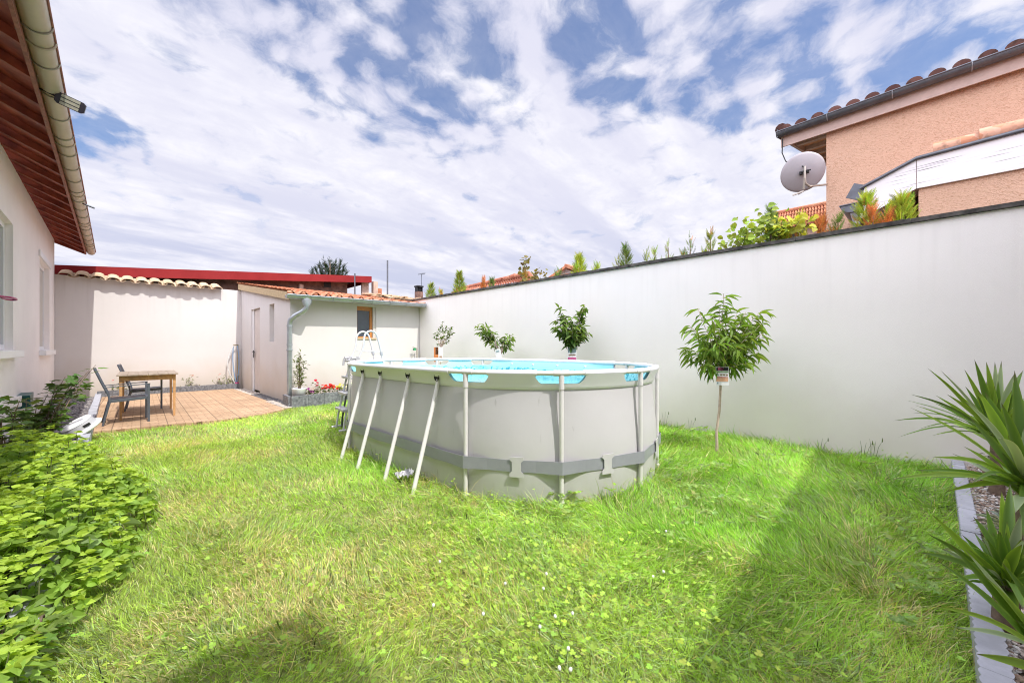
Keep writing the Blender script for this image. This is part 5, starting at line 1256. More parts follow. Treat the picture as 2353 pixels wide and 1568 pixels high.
# vine with broad leaves, and a tall thin stem
def leafy(name, label, cat, pts, n, L, col, mat='leaf', tmpl=HEART, spread=.12, stem=.006, group=None):
    t = thing(name, label, cat, (pts[0].x, pts[0].y, 0), 0, group); b = B(); b.tube([Vector((pts[0].x, pts[0].y, -.02)), pts[0]] + pts[1:], [stem * 1.6, stem] + [stem * .7] * (len(pts) - 1), 5); b.build('stem', K['bark'], t)
    P = []; 
    for k in range(n):
        f = random.random() * (len(pts) - 1); i = min(int(f), len(pts) - 2); p = pts[i].lerp(pts[i + 1], f - i) + Vector((random.gauss(0, spread), random.gauss(0, spread), random.gauss(0, spread * .7))); P.append(tuple(p))
    P = np.array(P); s = rng.uniform(.6, 1.2, n) * L; nr = np.array([[-.8, -.4, .5]]) + rng.normal(0, .4, (n, 3))
    leaves('foliage', P, rdir(n, -.7, .3), s, s * .95, tint(n, col, .25, .3), K[mat], t, tmpl, nr); return t
leafy('grape_vine', 'broad leaved green vine climbing over the wall top left of the orange roof', 'vine', [onX(1690, 560, 6.1), onX(1715, 540, 6.1), onX(1745, 520, 6.1), onX(1790, 530, 6.15)], 230, .085, (.24, .34, .05), spread=.14)
leafy('grape_vine', 'yellow topped vine shoot lying over the orange tiled roof', 'vine', [onX(1820, 530, 6.1), onX(1838, 505, 6.1), onX(1812, 512, 6.1), onX(1780, 535, 6.1)], 70, .08, (.42, .46, .05), spread=.10)
leafy('tall_stem_plant', 'tall thin stem with few small brown leaves rising before the brown tiled roof', 'plant', [onX(1204, 650, 6.2), onX(1203, 620, 6.2), onX(1205, 598, 6.2), onX(1209, 592, 6.2)], 26, .10, (.16, .13, .04), spread=.05)
leafy('leafy_sprig', 'brown and green leafy tangle at the right end of the brown tiled roof', 'plant', [onX(1222, 650, 6.2), onX(1232, 630, 6.2), onX(1238, 626, 6.2)], 60, .08, (.18, .14, .04), spread=.08)

# dark conifer far behind the red roof
a = onY(758, 600, 26); t = thing('conifer_tree', 'dark conifer top with ragged upswept branches above the red roof', 'tree', (a.x, 26, 0))
b = B(); b.tube([(a.x, 26, 0), (a.x, 26, a.z - .1)], [.3, .03], 8); PPx, DDx = [], []
for (x, y, w) in ((718, 622, .25), (733, 608, .3), (745, 602, .35), (758, 599, .35), (770, 601, .35), (781, 604, .3), (791, 612, .3), (797, 622, .25), (725, 616, .3), (752, 610, .4), (765, 612, .4), (740, 620, .4), (780, 620, .4)):
    q = onY(x, y, 26 + random.uniform(-.6, .6)); q0 = Vector((a.x + (q.x - a.x) * .45, 26, q.z - 1.5)); b.tube([q0, q], [.05, .012], 5)
    for k in range(110): f = random.random(); p = q0.lerp(q, f); r_ = .20 * (1.1 - f) + .03; PPx.append((p.x + random.gauss(0, r_ * .5), p.y + random.gauss(0, r_ * .5), p.z + random.gauss(0, .12))); DDx.append((random.gauss(0, .5) + (q.x - a.x) * .3, random.gauss(0, .5), .8))
b.build('trunk', K['bark'], t); n = len(PPx); s = rng.uniform(.15, .34, n); M = basis(np.array(DDx), rdir(n), s, s); scatter('crown', FAN[0], FAN[1], M, np.array(PPx), tint(n, (.022, .040, .018), .3), K['cedar'], t)

# ------------------------------------------------------------------ yuccas by the gravel
yw = [(.0, .32), (.08, .40), (.3, .50), (.55, .46), (.8, .27), (.93, .11)]
yv = []
for y, w in yw: yv += [(-w, y, 0.), (0, y, -.0), (w, y, 0.)]
yv.append((0, 1, 0)); yf = []
for i in range(5): a_ = 3 * i; yf += [(a_, a_ + 1, a_ + 4, a_ + 3), (a_ + 1, a_ + 2, a_ + 5, a_ + 4)]
yf += [(15, 16, 18), (16, 17, 18)]
def blades(name, specs, parent, colf, folddepth=.35):
    """sword leaves: each spec = (base, tip, width, sag); built vertex by vertex so each leaf bends on its own"""
    vs, fs, cs = [], [], []
    for (a, q, w, sag) in specs:
        a, q = Vector(a), Vector(q); L_ = (q - a).length; d = (q - a).normalized(); side = d.cross(Zz)
        if w > 0 and L_ > .12: side = side * .45 + d.cross((Vector((0, 0, CAM_H)) - a.lerp(q, .6)).normalized()) * .8
        if side.length < .1: side = Vector((cY, -sY, 0))
        side.normalize(); roll = random.uniform(-.6, .6); up = side.cross(d); side = side * math.cos(roll) + up * math.sin(roll); up = side.cross(d).normalized()
        o = len(vs); N_ = 9; base = Vector(colf()); edge = base * 1.35
        for i in range(N_ + 1):
            f = i / N_; w_ = w * (.62 + .38 * min(1, f * 5)) * (1 - max(0, (f - .45) / .55) ** 1.6) * .5
            c_ = a.lerp(q, f) + Zz * ((sag * 1.6 + .015) * math.sin(math.pi * f) * L_)
            for k, u in enumerate((-1, -.55, 0, .55, 1)):
                vs.append(c_ + side * (u * w_) + up * (abs(u) * w_ * folddepth)); cc = base if abs(u) < .9 else base * 1.25 + Vector((.05, .045, .0))
                if f > .97: cc = Vector((.10, .06, .04))
                cs.append((*cc, 1))
        for i in range(N_):
            for k in range(4): p = o + i * 5 + k; fs.append((p, p + 1, p + 6, p + 5))
    inv = Vector(parent.location); me = bpy.data.meshes.new(name); me.from_pydata([tuple(v - inv) for v in vs], [], fs); me.polygons.foreach_set('use_smooth', [True] * len(fs)); me.update()
    ca = me.color_attributes.new('tint', 'FLOAT_COLOR', 'POINT'); ca.data.foreach_set('color', np.array(cs, np.float32).ravel()); me.materials.append(K['yucca'])
    o = bpy.data.objects.new(name, me); COL.objects.link(o); o.parent = parent; return o
def yc(): 
    k = random.random(); g = Vector((.10, .20, .025)) if k < .5 else (Vector((.20, .33, .035)) if k < .82 else Vector((.26, .34, .19))); return g * random.uniform(.8, 1.25)
def yucca(label, base, crown, n, L, W_, extra, elev=(-.2, 1.0), nostem=False):
    t = thing('yucca', label, 'yucca', (base.x, base.y, .03), 0, 'yuccas in the gravel bed'); b = B()
    b.tube([Vector((base.x, base.y, .0)), (Vector((base.x, base.y, 0)) + crown) * .5 + Vector((.01, 0, 0)), crown], [.045, .038, .035], 10); b.build('trunk', K['bark'], t); sp = []
    for k in range(n):
        az = k * 2.4 + random.uniform(-.2, .2); f = (k + .5) / n; el = elev[0] + (elev[1] - elev[0]) * f ** .8 + random.uniform(-.08, .08); el *= math.pi / 2
        l = L * random.uniform(.8, 1.1) * (1 - .25 * f); d = Vector((math.cos(az) * math.cos(el), math.sin(az) * math.cos(el), math.sin(el)))
        a_ = crown + Zz * (.10 * f - .05) + d * .015; q = a_ + d * l - Zz * (.12 * l * (1 - f)); sp.append((a_, q, W_ * random.uniform(.8, 1.1), .03 * (1 - f) + .01))
    for (x, y, dd, w) in [(x, y, dd, w * .78) for x, y, dd, w in extra]: 
        D1 = crown.dot(Vector((sY, cY, 0))) + dd; q = Vector((0, 0, CAM_H)) + ray(x, y) * D1; sp.append((crown + Vector((0, 0, random.uniform(-.04, .05))), q, w, random.uniform(.0, .05)))
    blades('leaves', sp, t, yc); return t
def atgnd(x, D1, z): return Vector((0, 0, CAM_H)) + Vector((ray(x, HY).x, ray(x, HY).y, 0)) * D1 + Vector((0, 0, z - CAM_H))
# rear one: thin leaves fanning to the left and up
c_ = Vector((0, 0, CAM_H)) + ray(2290, 1010) * 3.0
yucca('spiky yucca with long thin leaves nearest the long wall', Vector((c_.x, c_.y, 0)), c_, 34, .50, .034,
      [(2090, 905, -.2, .030), (2078, 918, -.1, .03), (2100, 930, -.1, .03), (2050, 966, -.2, .03), (2062, 1004, -.2, .032), (2094, 948, -.3, .03), (2160, 850, -.1, .04), (2130, 845, 0, .035), (2175, 905, -.1, .045), (2215, 848, 0, .045), (2238, 825, .0, .055), (2265, 830, .0, .055), (2285, 830, .05, .06), (2300, 828, 0, .06), (2330, 858, -.1, .07), (2350, 850, 0, .07), (2110, 985, -.3, .035), (2150, 960, -.3, .04), (2140, 1000, -.3, .045)], (.25, .95))
c_ = Vector((0, 0, CAM_H)) + ray(2356, 1125) * 2.1
yucca('large broad leaved yucca at the right edge above the gravel', Vector((c_.x, c_.y, 0)), c_, 34, .36, .032,
      [(2246, 895, .1, .065), (2262, 900, .1, .075), (2215, 920, .0, .06), (2090, 935, -.1, .042), (2140, 1050, -.1, .045), (2045, 1101, -.35, .042), (2110, 1098, -.2, .03), (2330, 850, .1, .07), (2360, 880, .1, .07), (2300, 925, -.1, .065), (2100, 1080, .1, .035), (2230, 1110, -.3, .05), (2170, 1130, .1, .04), (2225, 955, -.1, .075), (2290, 1005, -.4, .05), (2330, 1180, -.5, .06), (2350, 1240, -.4, .06), (2345, 905, .1, .075)], (.3, 1.0))
c_ = Vector((0, 0, CAM_H)) + ray(2312, 1345) * 1.55
yucca('small yucca with grey green leaves low in the gravel bed', Vector((c_.x, c_.y, 0)), c_, 38, .24, .026,
      [(2140, 1180, .1, .040), (2110, 1268, -.15, .036), (2150, 1280, -.1, .034), (2130, 1225, .0, .03), (2235, 1185, .1, .038), (2265, 1165, .1, .04), (2300, 1125, .1, .045), (2320, 1110, .1, .045), (2345, 1180, 0, .045), (2348, 1250, -.1, .05), (2180, 1335, -.2, .03), (2330, 1440, -.25, .05), (2350, 1400, -.3, .05), (2230, 1255, -.1, .035)], (.2, .95))
c_ = Vector((0, 0, CAM_H)) + ray(2440, 1545) * 1.15
yucca('yucca mostly beyond the lower right corner, long leaves reaching in over the kerb', Vector((c_.x, c_.y, 0)), c_, 4, .22, .04,
      [(2150, 1285, .05, .038), (2180, 1245, .08, .040), (2135, 1390, -.05, .020), (2260, 1320, .05, .038), (2360, 1330, .05, .05), (2400, 1300, .0, .05), (2215, 1260, .1, .034), (2190, 1440, .0, .03), (2300, 1290, .08, .04), (2240, 1500, -.05, .034), (2330, 1420, .02, .045)], (.5, .95))
# silvery and low bushy plants in the bed
def bushlet(name, label, c_, n, r_, L, Wd, col, tmpl=OVATE, zr=.6, mat='leaf'):
    t = thing(name, label, 'plant', (c_.x, c_.y, 0)); b = B(); P, D = [], []
    for k in range(n): 
        d = Vector((random.gauss(0, 1), random.gauss(0, 1), abs(random.gauss(0, 1)) * zr + .05)).normalized(); rr = r_ * random.random() ** .4; P.append((c_.x + d.x * rr, c_.y + d.y * rr, max(.03, .02 + d.z * rr + c_.z))); D.append((d.x, d.y, d.z * .6 + random.gauss(0, .3)))
    for k in range(8): q = P[k * (len(P) // 9)]; b.tube([(c_.x, c_.y, -.01 + .03), q], [.006, .002], 5)
    b.build('stem', K['stem'], t); P = np.array(P); D = np.array(D); s = rng.uniform(.6, 1.2, n); leaves('foliage', P, D, L * s, Wd * s, tint(n, col, .22), K[mat], t, tmpl); return t
bushlet('leafy_plant', 'low broad leaved grey green plant at the wall end of the scalloped kerb', onZ(2215, 1045, .06) , 60, .20, .12, .07, (.13, .19, .10))
bushlet('silver_plant', 'silvery grey fine leaved plant between the yuccas', onZ(2338, 1240, .10), 170, .12, .07, .014, (.30, .34, .29), LANCE)
bushlet('low_plant', 'low dark green fine leaved plant in the gravel under the rear yucca', onZ(2290, 1075, .05), 120, .16, .06, .012, (.12, .15, .09), LANCE)
b = B()

# ------------------------------------------------------------------ mint patch and dark shrub at left
def canopy(x, y):
    e = 0.
    for (cx_, cy_, rx, ry, h_) in ((-.52, 2.15, .36, .75, .34), (-.38, 3.1, .46, .75, .44), (-.20, 3.75, .40, .62, .44), (-.42, 4.4, .42, .75, .52), (-.62, 1.6, .30, .6, .28), (-.70, 3.4, .28, 1.0, .56), (-.30,4.9,.25,.4,.34)):
        q = 1 - ((x - cx_) / rx) ** 2 - ((y - cy_) / ry) ** 2
        e = np.maximum(e, h_ * np.sqrt(np.maximum(q, 0)))
    return e * (1 + (.20 * np.sin(9 * x + 3 * y) * np.cos(8 * y - 4 * x)) + .16 * np.sin(31 * x + 7 * y) * np.cos(27 * y - 11 * x))
mt = thing('mint_patch', 'thick light green mint patch spilling over the kerb at lower left', 'plant', (-.3, 3.2, .0))
n = 4400; x = rng.uniform(-.92, .25, n * 3); y = rng.uniform(1.15, 5.3, n * 3); h_ = canopy(x, y); k = h_ > .05; x, y, h_ = x[k][:n], y[k][:n], h_[k][:n]; n = len(x)
P, D, Cc, Ls, Ns = [], [], [], [], []
gx_ = (canopy(x + .02, y) - canopy(x - .02, y)) / .04; gy_ = (canopy(x, y + .02) - canopy(x, y - .02)) / .04
b = B()
for i in range(n):
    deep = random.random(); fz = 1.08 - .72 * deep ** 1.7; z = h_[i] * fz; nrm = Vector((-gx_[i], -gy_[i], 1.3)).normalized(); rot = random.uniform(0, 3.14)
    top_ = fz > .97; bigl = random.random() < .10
    for q in range(4 if top_ else 2):
        az = rot + q * (math.pi / 2 if top_ else math.pi) + random.uniform(-.25, .25); hz = Vector((math.cos(az), math.sin(az), 0)); d = hz * .9 + nrm * (.35 if top_ else .05) - Zz * (0 if top_ else .25)
        P.append((x[i], y[i], z)); D.append(tuple(d)); L_ = random.uniform(.024, .046) if top_ else random.uniform(.045, .078) * (1.5 if bigl else 1); Ls.append(L_); Ns.append(tuple(nrm + Vector((random.gauss(0, .6), random.gauss(0, .6), 0))))
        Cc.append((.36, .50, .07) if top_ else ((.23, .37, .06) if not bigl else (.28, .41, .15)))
    if i % 9 == 0: b.tube([(x[i] + random.gauss(0, .03), y[i] + random.gauss(0, .03), 0), (x[i], y[i], z)], [.004, .002], 4)
b.build('stem', K['stem'], mt)
P = np.array(P); D = np.array(D); Ls = np.array(Ls); c = np.array(Cc) * (1 + rng.normal(0, .18, (len(P), 1))); c = np.clip(c, .01, .9)
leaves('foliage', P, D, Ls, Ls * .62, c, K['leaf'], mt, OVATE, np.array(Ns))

LOBE = (np.array([(0, 0, 0), (-.42, .12, .03), (-.30, .42, .05), (-.52, .62, .0), (-.16, .66, .04), (0, 1, -.08), (.16, .66, .04), (.52, .62, 0.), (.30, .42, .05), (.42, .12, .03), (0, .45, -.02)]), [(10, 0, 1), (10, 1, 2), (10, 2, 3), (10, 3, 4), (10, 4, 5), (10, 5, 6), (10, 6, 7), (10, 7, 8), (10, 8, 9), (10, 9, 0)])[:2]
LOBE = (LOBE[0], [(10, i, (i + 1)) for i in range(9)] + [(10, 9, 0)])
def cane_shrub(label, base, canes, n_per, L, col, group='dark shrubs along the house wall'):
    t = thing('currant_shrub', label, 'shrub', (base.x, base.y, 0), 0, group); b = B(); P, D, Nn_ = [], [], []
    for tip in canes:
        a = Vector((base.x + random.gauss(0, .05), base.y + random.gauss(0, .08), 0)); mid = a.lerp(tip, .5) + Zz * .12; pts = [a, a.lerp(mid, .5) + Zz * .05, mid, mid.lerp(tip, .5) + Zz * .03, tip]; b.tube(pts, [.007, .006, .005, .004, .002], 5)
        for k in range(int(n_per * 1.15)):
            f = random.uniform(.25, 1); i = min(3, int(f * 4)); p = pts[i].lerp(pts[i + 1], f * 4 - i); az = random.uniform(0, 6.28); d = Vector((math.cos(az), math.sin(az), random.gauss(-.1, .25))); P.append(tuple(p + d * .05)); D.append(tuple(d)); Nn_.append((random.gauss(0, .3), random.gauss(0, .3), 1))
    b.build('stem', K['bark'], t); n = len(P); s = rng.uniform(.55, 1.2, n) * L; leaves('foliage', np.array(P), np.array(D), s, s, tint(n, col, .28, .12), K['leaf'], t, LOBE, np.array(Nn_)); return t
def wp(x, y, D1): return Vector((0, 0, CAM_H)) + ray(x, y) * D1
cane_shrub('dark leaved cane shrub by the house wall, one long shoot reaching over the terrace chair', onZ(78, 1075, 0) + Vector((0, 0, 0)), [wp(*q) for q in ((220, 838, 4.4), (205, 850, 4.35), (190, 862, 4.3), (150, 865, 4.3), (165, 880, 4.2), (178, 905, 4.3), (130, 885, 4.1), (110, 905, 4.1), (140, 920, 4.0), (60, 915, 4.1), (85, 930, 4.0), (120, 945, 4.0), (70, 950, 3.9), (140, 950, 4.1), (95, 975, 3.8), (50, 965, 3.8), (120, 985, 3.9))], 17, .10, (.11, .18, .05))
cane_shrub('dark leaved shrub with drooping shoots at the left edge below the window', onZ(10, 1110, 0), [wp(*q) for q in ((-10, 905, 3.6), (20, 935, 3.5), (45, 920, 3.5), (5, 955, 3.3), (30, 975, 3.3), (-15, 980, 3.2), (50, 1020, 3.2), (10, 1030, 3.0), (-20, 1060, 2.8), (35, 1075, 2.9), (60, 1060, 3.1), (0, 1095, 2.7))], 17, .095, (.11, .18, .05))
cane_shrub('dark leaved shoots growing through the mint at the left edge', onZ(-10, 1290, 0), [wp(*q) for q in ((-10, 1120, 2.4), (20, 1100, 2.6), (0, 1150, 2.3), (30, 1160, 2.3), (-20, 1180, 2.1), (40, 1125, 2.6), (10, 1075, 2.7), (55, 1095, 2.8))], 26, .075, (.09, .17, .035))
cane_shrub('low leafy shoots over the kerb in the lower left corner', onZ(30, 1575, .0), [wp(*q) for q in ((10, 1470, 1.45), (70, 1450, 1.5), (90, 1500, 1.5), (50, 1520, 1.4), (20, 1540, 1.35), (105, 1440, 1.6), (0, 1500, 1.4))], 12, .06, (.17, .27, .05))

# flowers in the beds
def petals(t, P, col, r_, nm='flower'):
    if len(P) > 1:
        for q in P: petals(t, [q], col, r_, nm)
        return
    P = np.array(P); n = len(P); pv = [(0, 0, 0)] + [(math.cos(2 * math.pi * k / 10) * (1 if k % 2 == 0 else .8), math.sin(2 * math.pi * k / 10) * (1 if k % 2 == 0 else .8), .28) for k in range(10)]
    pf = [(0, 1 + k, 1 + (k + 1) % 10) for k in range(10)]; d = np.tile([[-.5, -.8, .15]], (n, 1)) + rng.normal(0, .3, (n, 3)); nr = np.tile([[-.3, -.6, .9]], (n, 1)) + rng.normal(0, .3, (n, 3)); s = rng.uniform(.7, 1.15, n) * r_
    return scatter(nm, pv, pf, basis(np.cross(d, nr), nr, s, s), P, tint(n, col, .15), K['petal'], t)
def flower_clump(label, c_, w, n, fl, col, fcol, r_=.035, h_=.16, group='flowering plants in the shed bed'):
    t = thing('flower_plant', label, 'flowers', (c_.x, c_.y, c_.z), 0, group); b = B(); P, D = [], []
    for k in range(n): P.append((c_.x + random.gauss(0, w * .5), c_.y + random.gauss(0, w * .3), c_.z + random.random() * h_)); D.append((random.gauss(0, 1), random.gauss(0, 1), random.gauss(.4, .4)))
    for k in range(9): q = Vector(P[k]); b.tube([(c_.x + (q.x - c_.x) * .5, c_.y, c_.z - .02), q], .003, 4)
    b.build('stem', K['stem'], t); s = rng.uniform(.6, 1.2, n); leaves('foliage', np.array(P), np.array(D), .055 * s, .03 * s, tint(n, col, .25), K['leaf'], t, OVATE)
    petals(t, [(c_.x + random.gauss(0, w * .5), c_.y - .05 + random.gauss(0, w * .2), c_.z + h_ * random.uniform(.6, 1.25)) for _ in range(fl)], fcol, r_); return t
fy = lambda x, Y=8.76: Vector((onY(x, 900, Y).x, Y, .15))
flower_clump('purple petunias at the left end of the shed bed', fy(707), .14, 70, 8, (.10, .15, .04), (.28, .03, .22))
flower_clump('pale pink and white flowers left of the red ones in the shed bed', fy(722), .16, 70, 7, (.12, .18, .05), (.62, .45, .42), .03)
flower_clump('crimson flowers on tall stems in the shed bed', fy(728, 8.85), .10, 25, 4, (.10, .16, .04), (.45, .02, .05), .035, .30)
flower_clump('bright red geranium cluster in the shed bed', fy(746), .16, 70, 12, (.11, .18, .04), (.62, .025, .03), .04, .19)
flower_clump('scarlet flowers beside the ladder in the shed bed', fy(764), .16, 70, 12, (.11, .18, .04), (.66, .06, .03), .042, .19)
flower_clump('yellow flowers behind the ladder in the shed bed', fy(782), .16, 60, 8, (.14, .20, .04), (.66, .55, .08), .035, .2)
flower_clump('white and yellow flowers at the pool end of the shed bed', fy(798), .2, 60, 8, (.14, .20, .05), (.68, .60, .50), .035, .2)
for x, fl, fc, lab in ((437, 3, (.55, .35, .3), 'small leafy rose sprig in the slate edging, left of the others by the white wall'), (512, 3, (.60, .10, .06), 'low plant with one red bloom in the middle of the slate edged bed'), (535, 3, (.60, .12, .10), 'taller flowering sprig near the hose end of the slate edged bed'), (280, 3, (.55, .25, .25), 'leafy sprig with pink bloom in the slate edged bed behind the table')):
    c_ = Vector((onY(x, 890, YB - .12).x, YB - .12, .14)); flower_clump(lab, c_, .16, 36, fl, (.16, .20, .06), fc, .03, .26, 'small flowering plants in the slate edged bed')
# potted bamboo-like plant in a white pot
pc = Vector((onY(687, 905, 8.60).x, 8.60, .15)); t = thing('potted_shrub', 'tall slender leafy plant in a white pot beside the downpipe', 'potted plant', pc)
b = B(); b.lathe([(0, 0), (.10, 0), (.13, .20), (.14, .22), (.125, .22), (.118, .2), (0, .19)], pc, 20); b.build('pot', K['white'], t)
b = B(); P, D = [], []
for k in range(9):
    a = random.uniform(0, 6.28); tip = pc + Vector((.16 * math.cos(a) * random.random(), .12 * math.sin(a), random.uniform(.65, .98))); a0 = pc + Vector((.03 * math.cos(a), .03 * math.sin(a), .19)); b.tube([a0, a0.lerp(tip, .5) + Vector((0, 0, .03)), tip], [.006, .004, .002], 5)
    for j in range(28): f = random.uniform(.12, 1.03); p = a0.lerp(tip, f); P.append((p.x + random.gauss(0, .035), p.y + random.gauss(0, .035), p.z)); D.append((random.gauss(0, .8), random.gauss(0, .8), random.gauss(.3, .6)))
b.build('stem', K['bark'], t); n = len(P); s = rng.uniform(.6, 1.2, n); leaves('foliage', np.array(P), np.array(D), .075 * s, .022 * s, tint(n, (.13, .16, .06), .3), K['leaf'], t, LANCE)

# ------------------------------------------------------------------ LAWN GRASS (stuff)
def inside_pool(x, y, m=0.):
    c, s = math.cos(PROT), math.sin(PROT); u = (x - PC.x) * c + (y - PC.y) * s; v = -(x - PC.x) * s + (y - PC.y) * c
    return np.hypot(u, np.maximum(np.abs(v) - PS, 0)) < PR - m
def lawn_mask(x, y):
    ok = (x > -.20) & (x < 5.79) & (y > -.19 - (x - 1.1) * .0766 + .0) & (y < 9.0)
    ty = np.interp(x, [p[0] for p in TE], [p[1] for p in TE]); ok &= ~((x < 2.36) & (y > ty))
    by = np.interp(x, [p[0] for p in PL], [p[1] for p in PL]); ok &= ~((x >= 2.36) & (y > by - .03)); ok &= ~inside_pool(x, y, .06)
    return ok
def vnoise(x, y, f, seed=0):
    """cheap smooth value noise in 0..1"""
    r2 = np.random.default_rng(seed); G = r2.random((64, 64)); X = (x * f) % 63; Y = (y * f) % 63; i = X.astype(int); j = Y.astype(int); u = X - i; v = Y - j; u = u * u * (3 - 2 * u); v = v * v * (3 - 2 * v)
    return (G[i, j] * (1 - u) + G[(i + 1) % 64, j] * u) * (1 - v) + (G[i, (j + 1) % 64] * (1 - u) + G[(i + 1) % 64, (j + 1) % 64] * u) * v
fwd = np.array([sY, cY]); rgt = np.array([cY, -sY])
def sample(n, d0, d1):
    """random lawn points inside the view wedge at depth d0..d1 (a little wider than the frame)"""
    out = []
    tot = 0
    while tot < n:
        d = np.sqrt(rng.uniform(d0 * d0, d1 * d1, n)); r_ = rng.uniform(-1.45, 1.42, n) * d; x = d * sY + r_ * cY; y = d * cY - r_ * sY; k = lawn_mask(x, y); out.append(np.column_stack([x[k], y[k], d[k]])); tot += k.sum()
        if len(out) > 40: break
    return np.concatenate(out)[:n]
GT = [leaf for leaf in []]
def blade_t(bend): 
    v = []; 
    for f, w in ((0, .5), (.35, .46), (.7, .32)): v += [(-w, f * (1 - .15 * bend * f), -bend * f * f), (w, f * (1 - .15 * bend * f), -bend * f * f)]
    v.append((0, 1 - .15 * bend, -bend)); return np.array(v), [(0, 1, 3, 2), (2, 3, 5, 4), (4, 5, 6)]
def grass_height(x, y):
    long_ = 1 / (1 + np.exp(-(x - 1.3 - .30 * y) * 1.6)); edge = np.clip(1 - (5.8 - x) / .35, 0, 1); u = vnoise(x, y, 2.2, 5); h_ = .048 + .066 * long_ + .05 * edge + .035 * u ** 2
    c, s = math.cos(PROT), math.sin(PROT); uu = (x - PC.x) * c + (y - PC.y) * s; vv_ = -(x - PC.x) * s + (y - PC.y) * c; dp = np.hypot(uu, np.maximum(np.abs(vv_) - PS, 0)) - PR
    return h_ + .075 * np.exp(-(np.maximum(dp, 0) / .20) ** 2) * (.4 + .9 * vnoise(x, y, 3.5, 9))
def grass(name, n, d0, d1, wid, seed):
    S_ = sample(n, d0, d1); n = len(S_); x, y, d = S_.T; h_ = grass_height(x, y) * rng.uniform(.45, 1.25, n); z = np.array([lawn_z(a, c) for a, c in zip(x, y)]) - .022
    flow = vnoise(x, y, 1.4, 3) * 6.3 + rng.normal(0, .9, n); lean = rng.uniform(.3, 1.8, n) * (.6 + .6 * (h_ > .09)); dr = np.stack([np.cos(flow) * lean, np.sin(flow) * lean, np.ones(n)], 1)
    # colours: greens with straw patches, bluish greens toward the near right, yellower by the mint
    v1 = vnoise(x, y, 1.1, 21); v2 = vnoise(x, y, 3.1, 22); right = 1 / (1 + np.exp(-(x - 2.6) * 1.2)); c = np.empty((n, 3))
    A = np.array([.42, .555, .13]); Bc = np.array([.22, .47, .05]); Cs = np.array([.66, .58, .34]); Bl = np.array([.34, .46, .24])
    k = np.clip(.55 * v1 + .55 * right, 0, 1)[:, None]; c = A * (1 - k) + Bc * k
    blue = (rng.random(n) < .10 + .22 * (vnoise(x, y, 1.9, 31) > .6))[:, None]; c = np.where(blue, Bl, c); pt = vnoise(x, y, 2.6, 88)[:, None]; c = c * (.78 + .5 * pt)
    dry = rng.random(n) < (.08 + .55 * np.clip(v2 - .55, 0, 1) * 2 * (1 - .9 * right)); bare = vnoise(x, y, 1.6, 77); dry |= rng.random(n) < .55 * np.clip(bare - .62, 0, 1) * 3 * (1 - .9 * right)
    c = np.where(dry[:, None], Cs * rng.uniform(.7, 1.1, (n, 1)), c); c = c * (1 + rng.normal(0, .34, (n, 1))); c = np.clip(c, .02, .8)
    T = np.column_stack([x, y, z]); w = wid * (.7 + .25 * d) * rng.uniform(.6, 1.3, n); nr = np.stack([rng.normal(0, 1, n), rng.normal(0, 1, n), np.full(n, 1.9)], 1); objs = []
    grp = rng.integers(0, 3, n)
    V, F, Cl = [], [], []
    allv = []; 
    for g_, bend in enumerate((.12, .45, .85)):
        k = grp == g_; M = basis(dr[k], nr[k], h_[k], w[k]); tv, tf = blade_t(bend); allv.append((M, T[k], c[k], tv, tf))
    # merge the three templates into one object
    me = bpy.data.meshes.new(name); vs = np.concatenate([(np.einsum('nij,kj->nki', M, tv) + T_[:, None, :]).reshape(-1, 3) for M, T_, c_, tv, tf in allv]); nt_ = sum(len(T_) for _, T_, *_ in allv); flat = np.array([0, 1, 3, 2, 2, 3, 5, 4, 4, 5, 6]); lp = (flat[None, :] + (np.arange(nt_) * 7)[:, None]).ravel(); tot = np.tile([4, 4, 3], nt_); st = np.concatenate([[0], np.cumsum(tot)[:-1]])
    me.vertices.add(len(vs)); me.vertices.foreach_set('co', vs.astype(np.float32).ravel()); me.loops.add(len(lp)); me.loops.foreach_set('vertex_index', lp.astype(np.int32)); me.polygons.add(len(tot)); me.polygons.foreach_set('loop_start', st.astype(np.int32)); me.polygons.foreach_set('loop_total', tot.astype(np.int32)); me.update(calc_edges=True)
    ca = me.color_attributes.new('tint', 'FLOAT_COLOR', 'POINT'); cc = np.ones((nt_, 7, 4), np.float32); cc[:, :, :3] = np.concatenate([q[2] for q in allv])[:, None, :]; ca.data.foreach_set('color', cc.ravel()); me.materials.append(K['grass'])
    o = bpy.data.objects.new(name, me); COL.objects.link(o); tag(o, kind='stuff'); return o
grass('grass', 80000, .9, 2.6, .0032, 1)
grass('grass', 95000, 2.55, 5.2, .0030, 2)
grass('grass', 75000, 5.1, 10.8, .0030, 3)
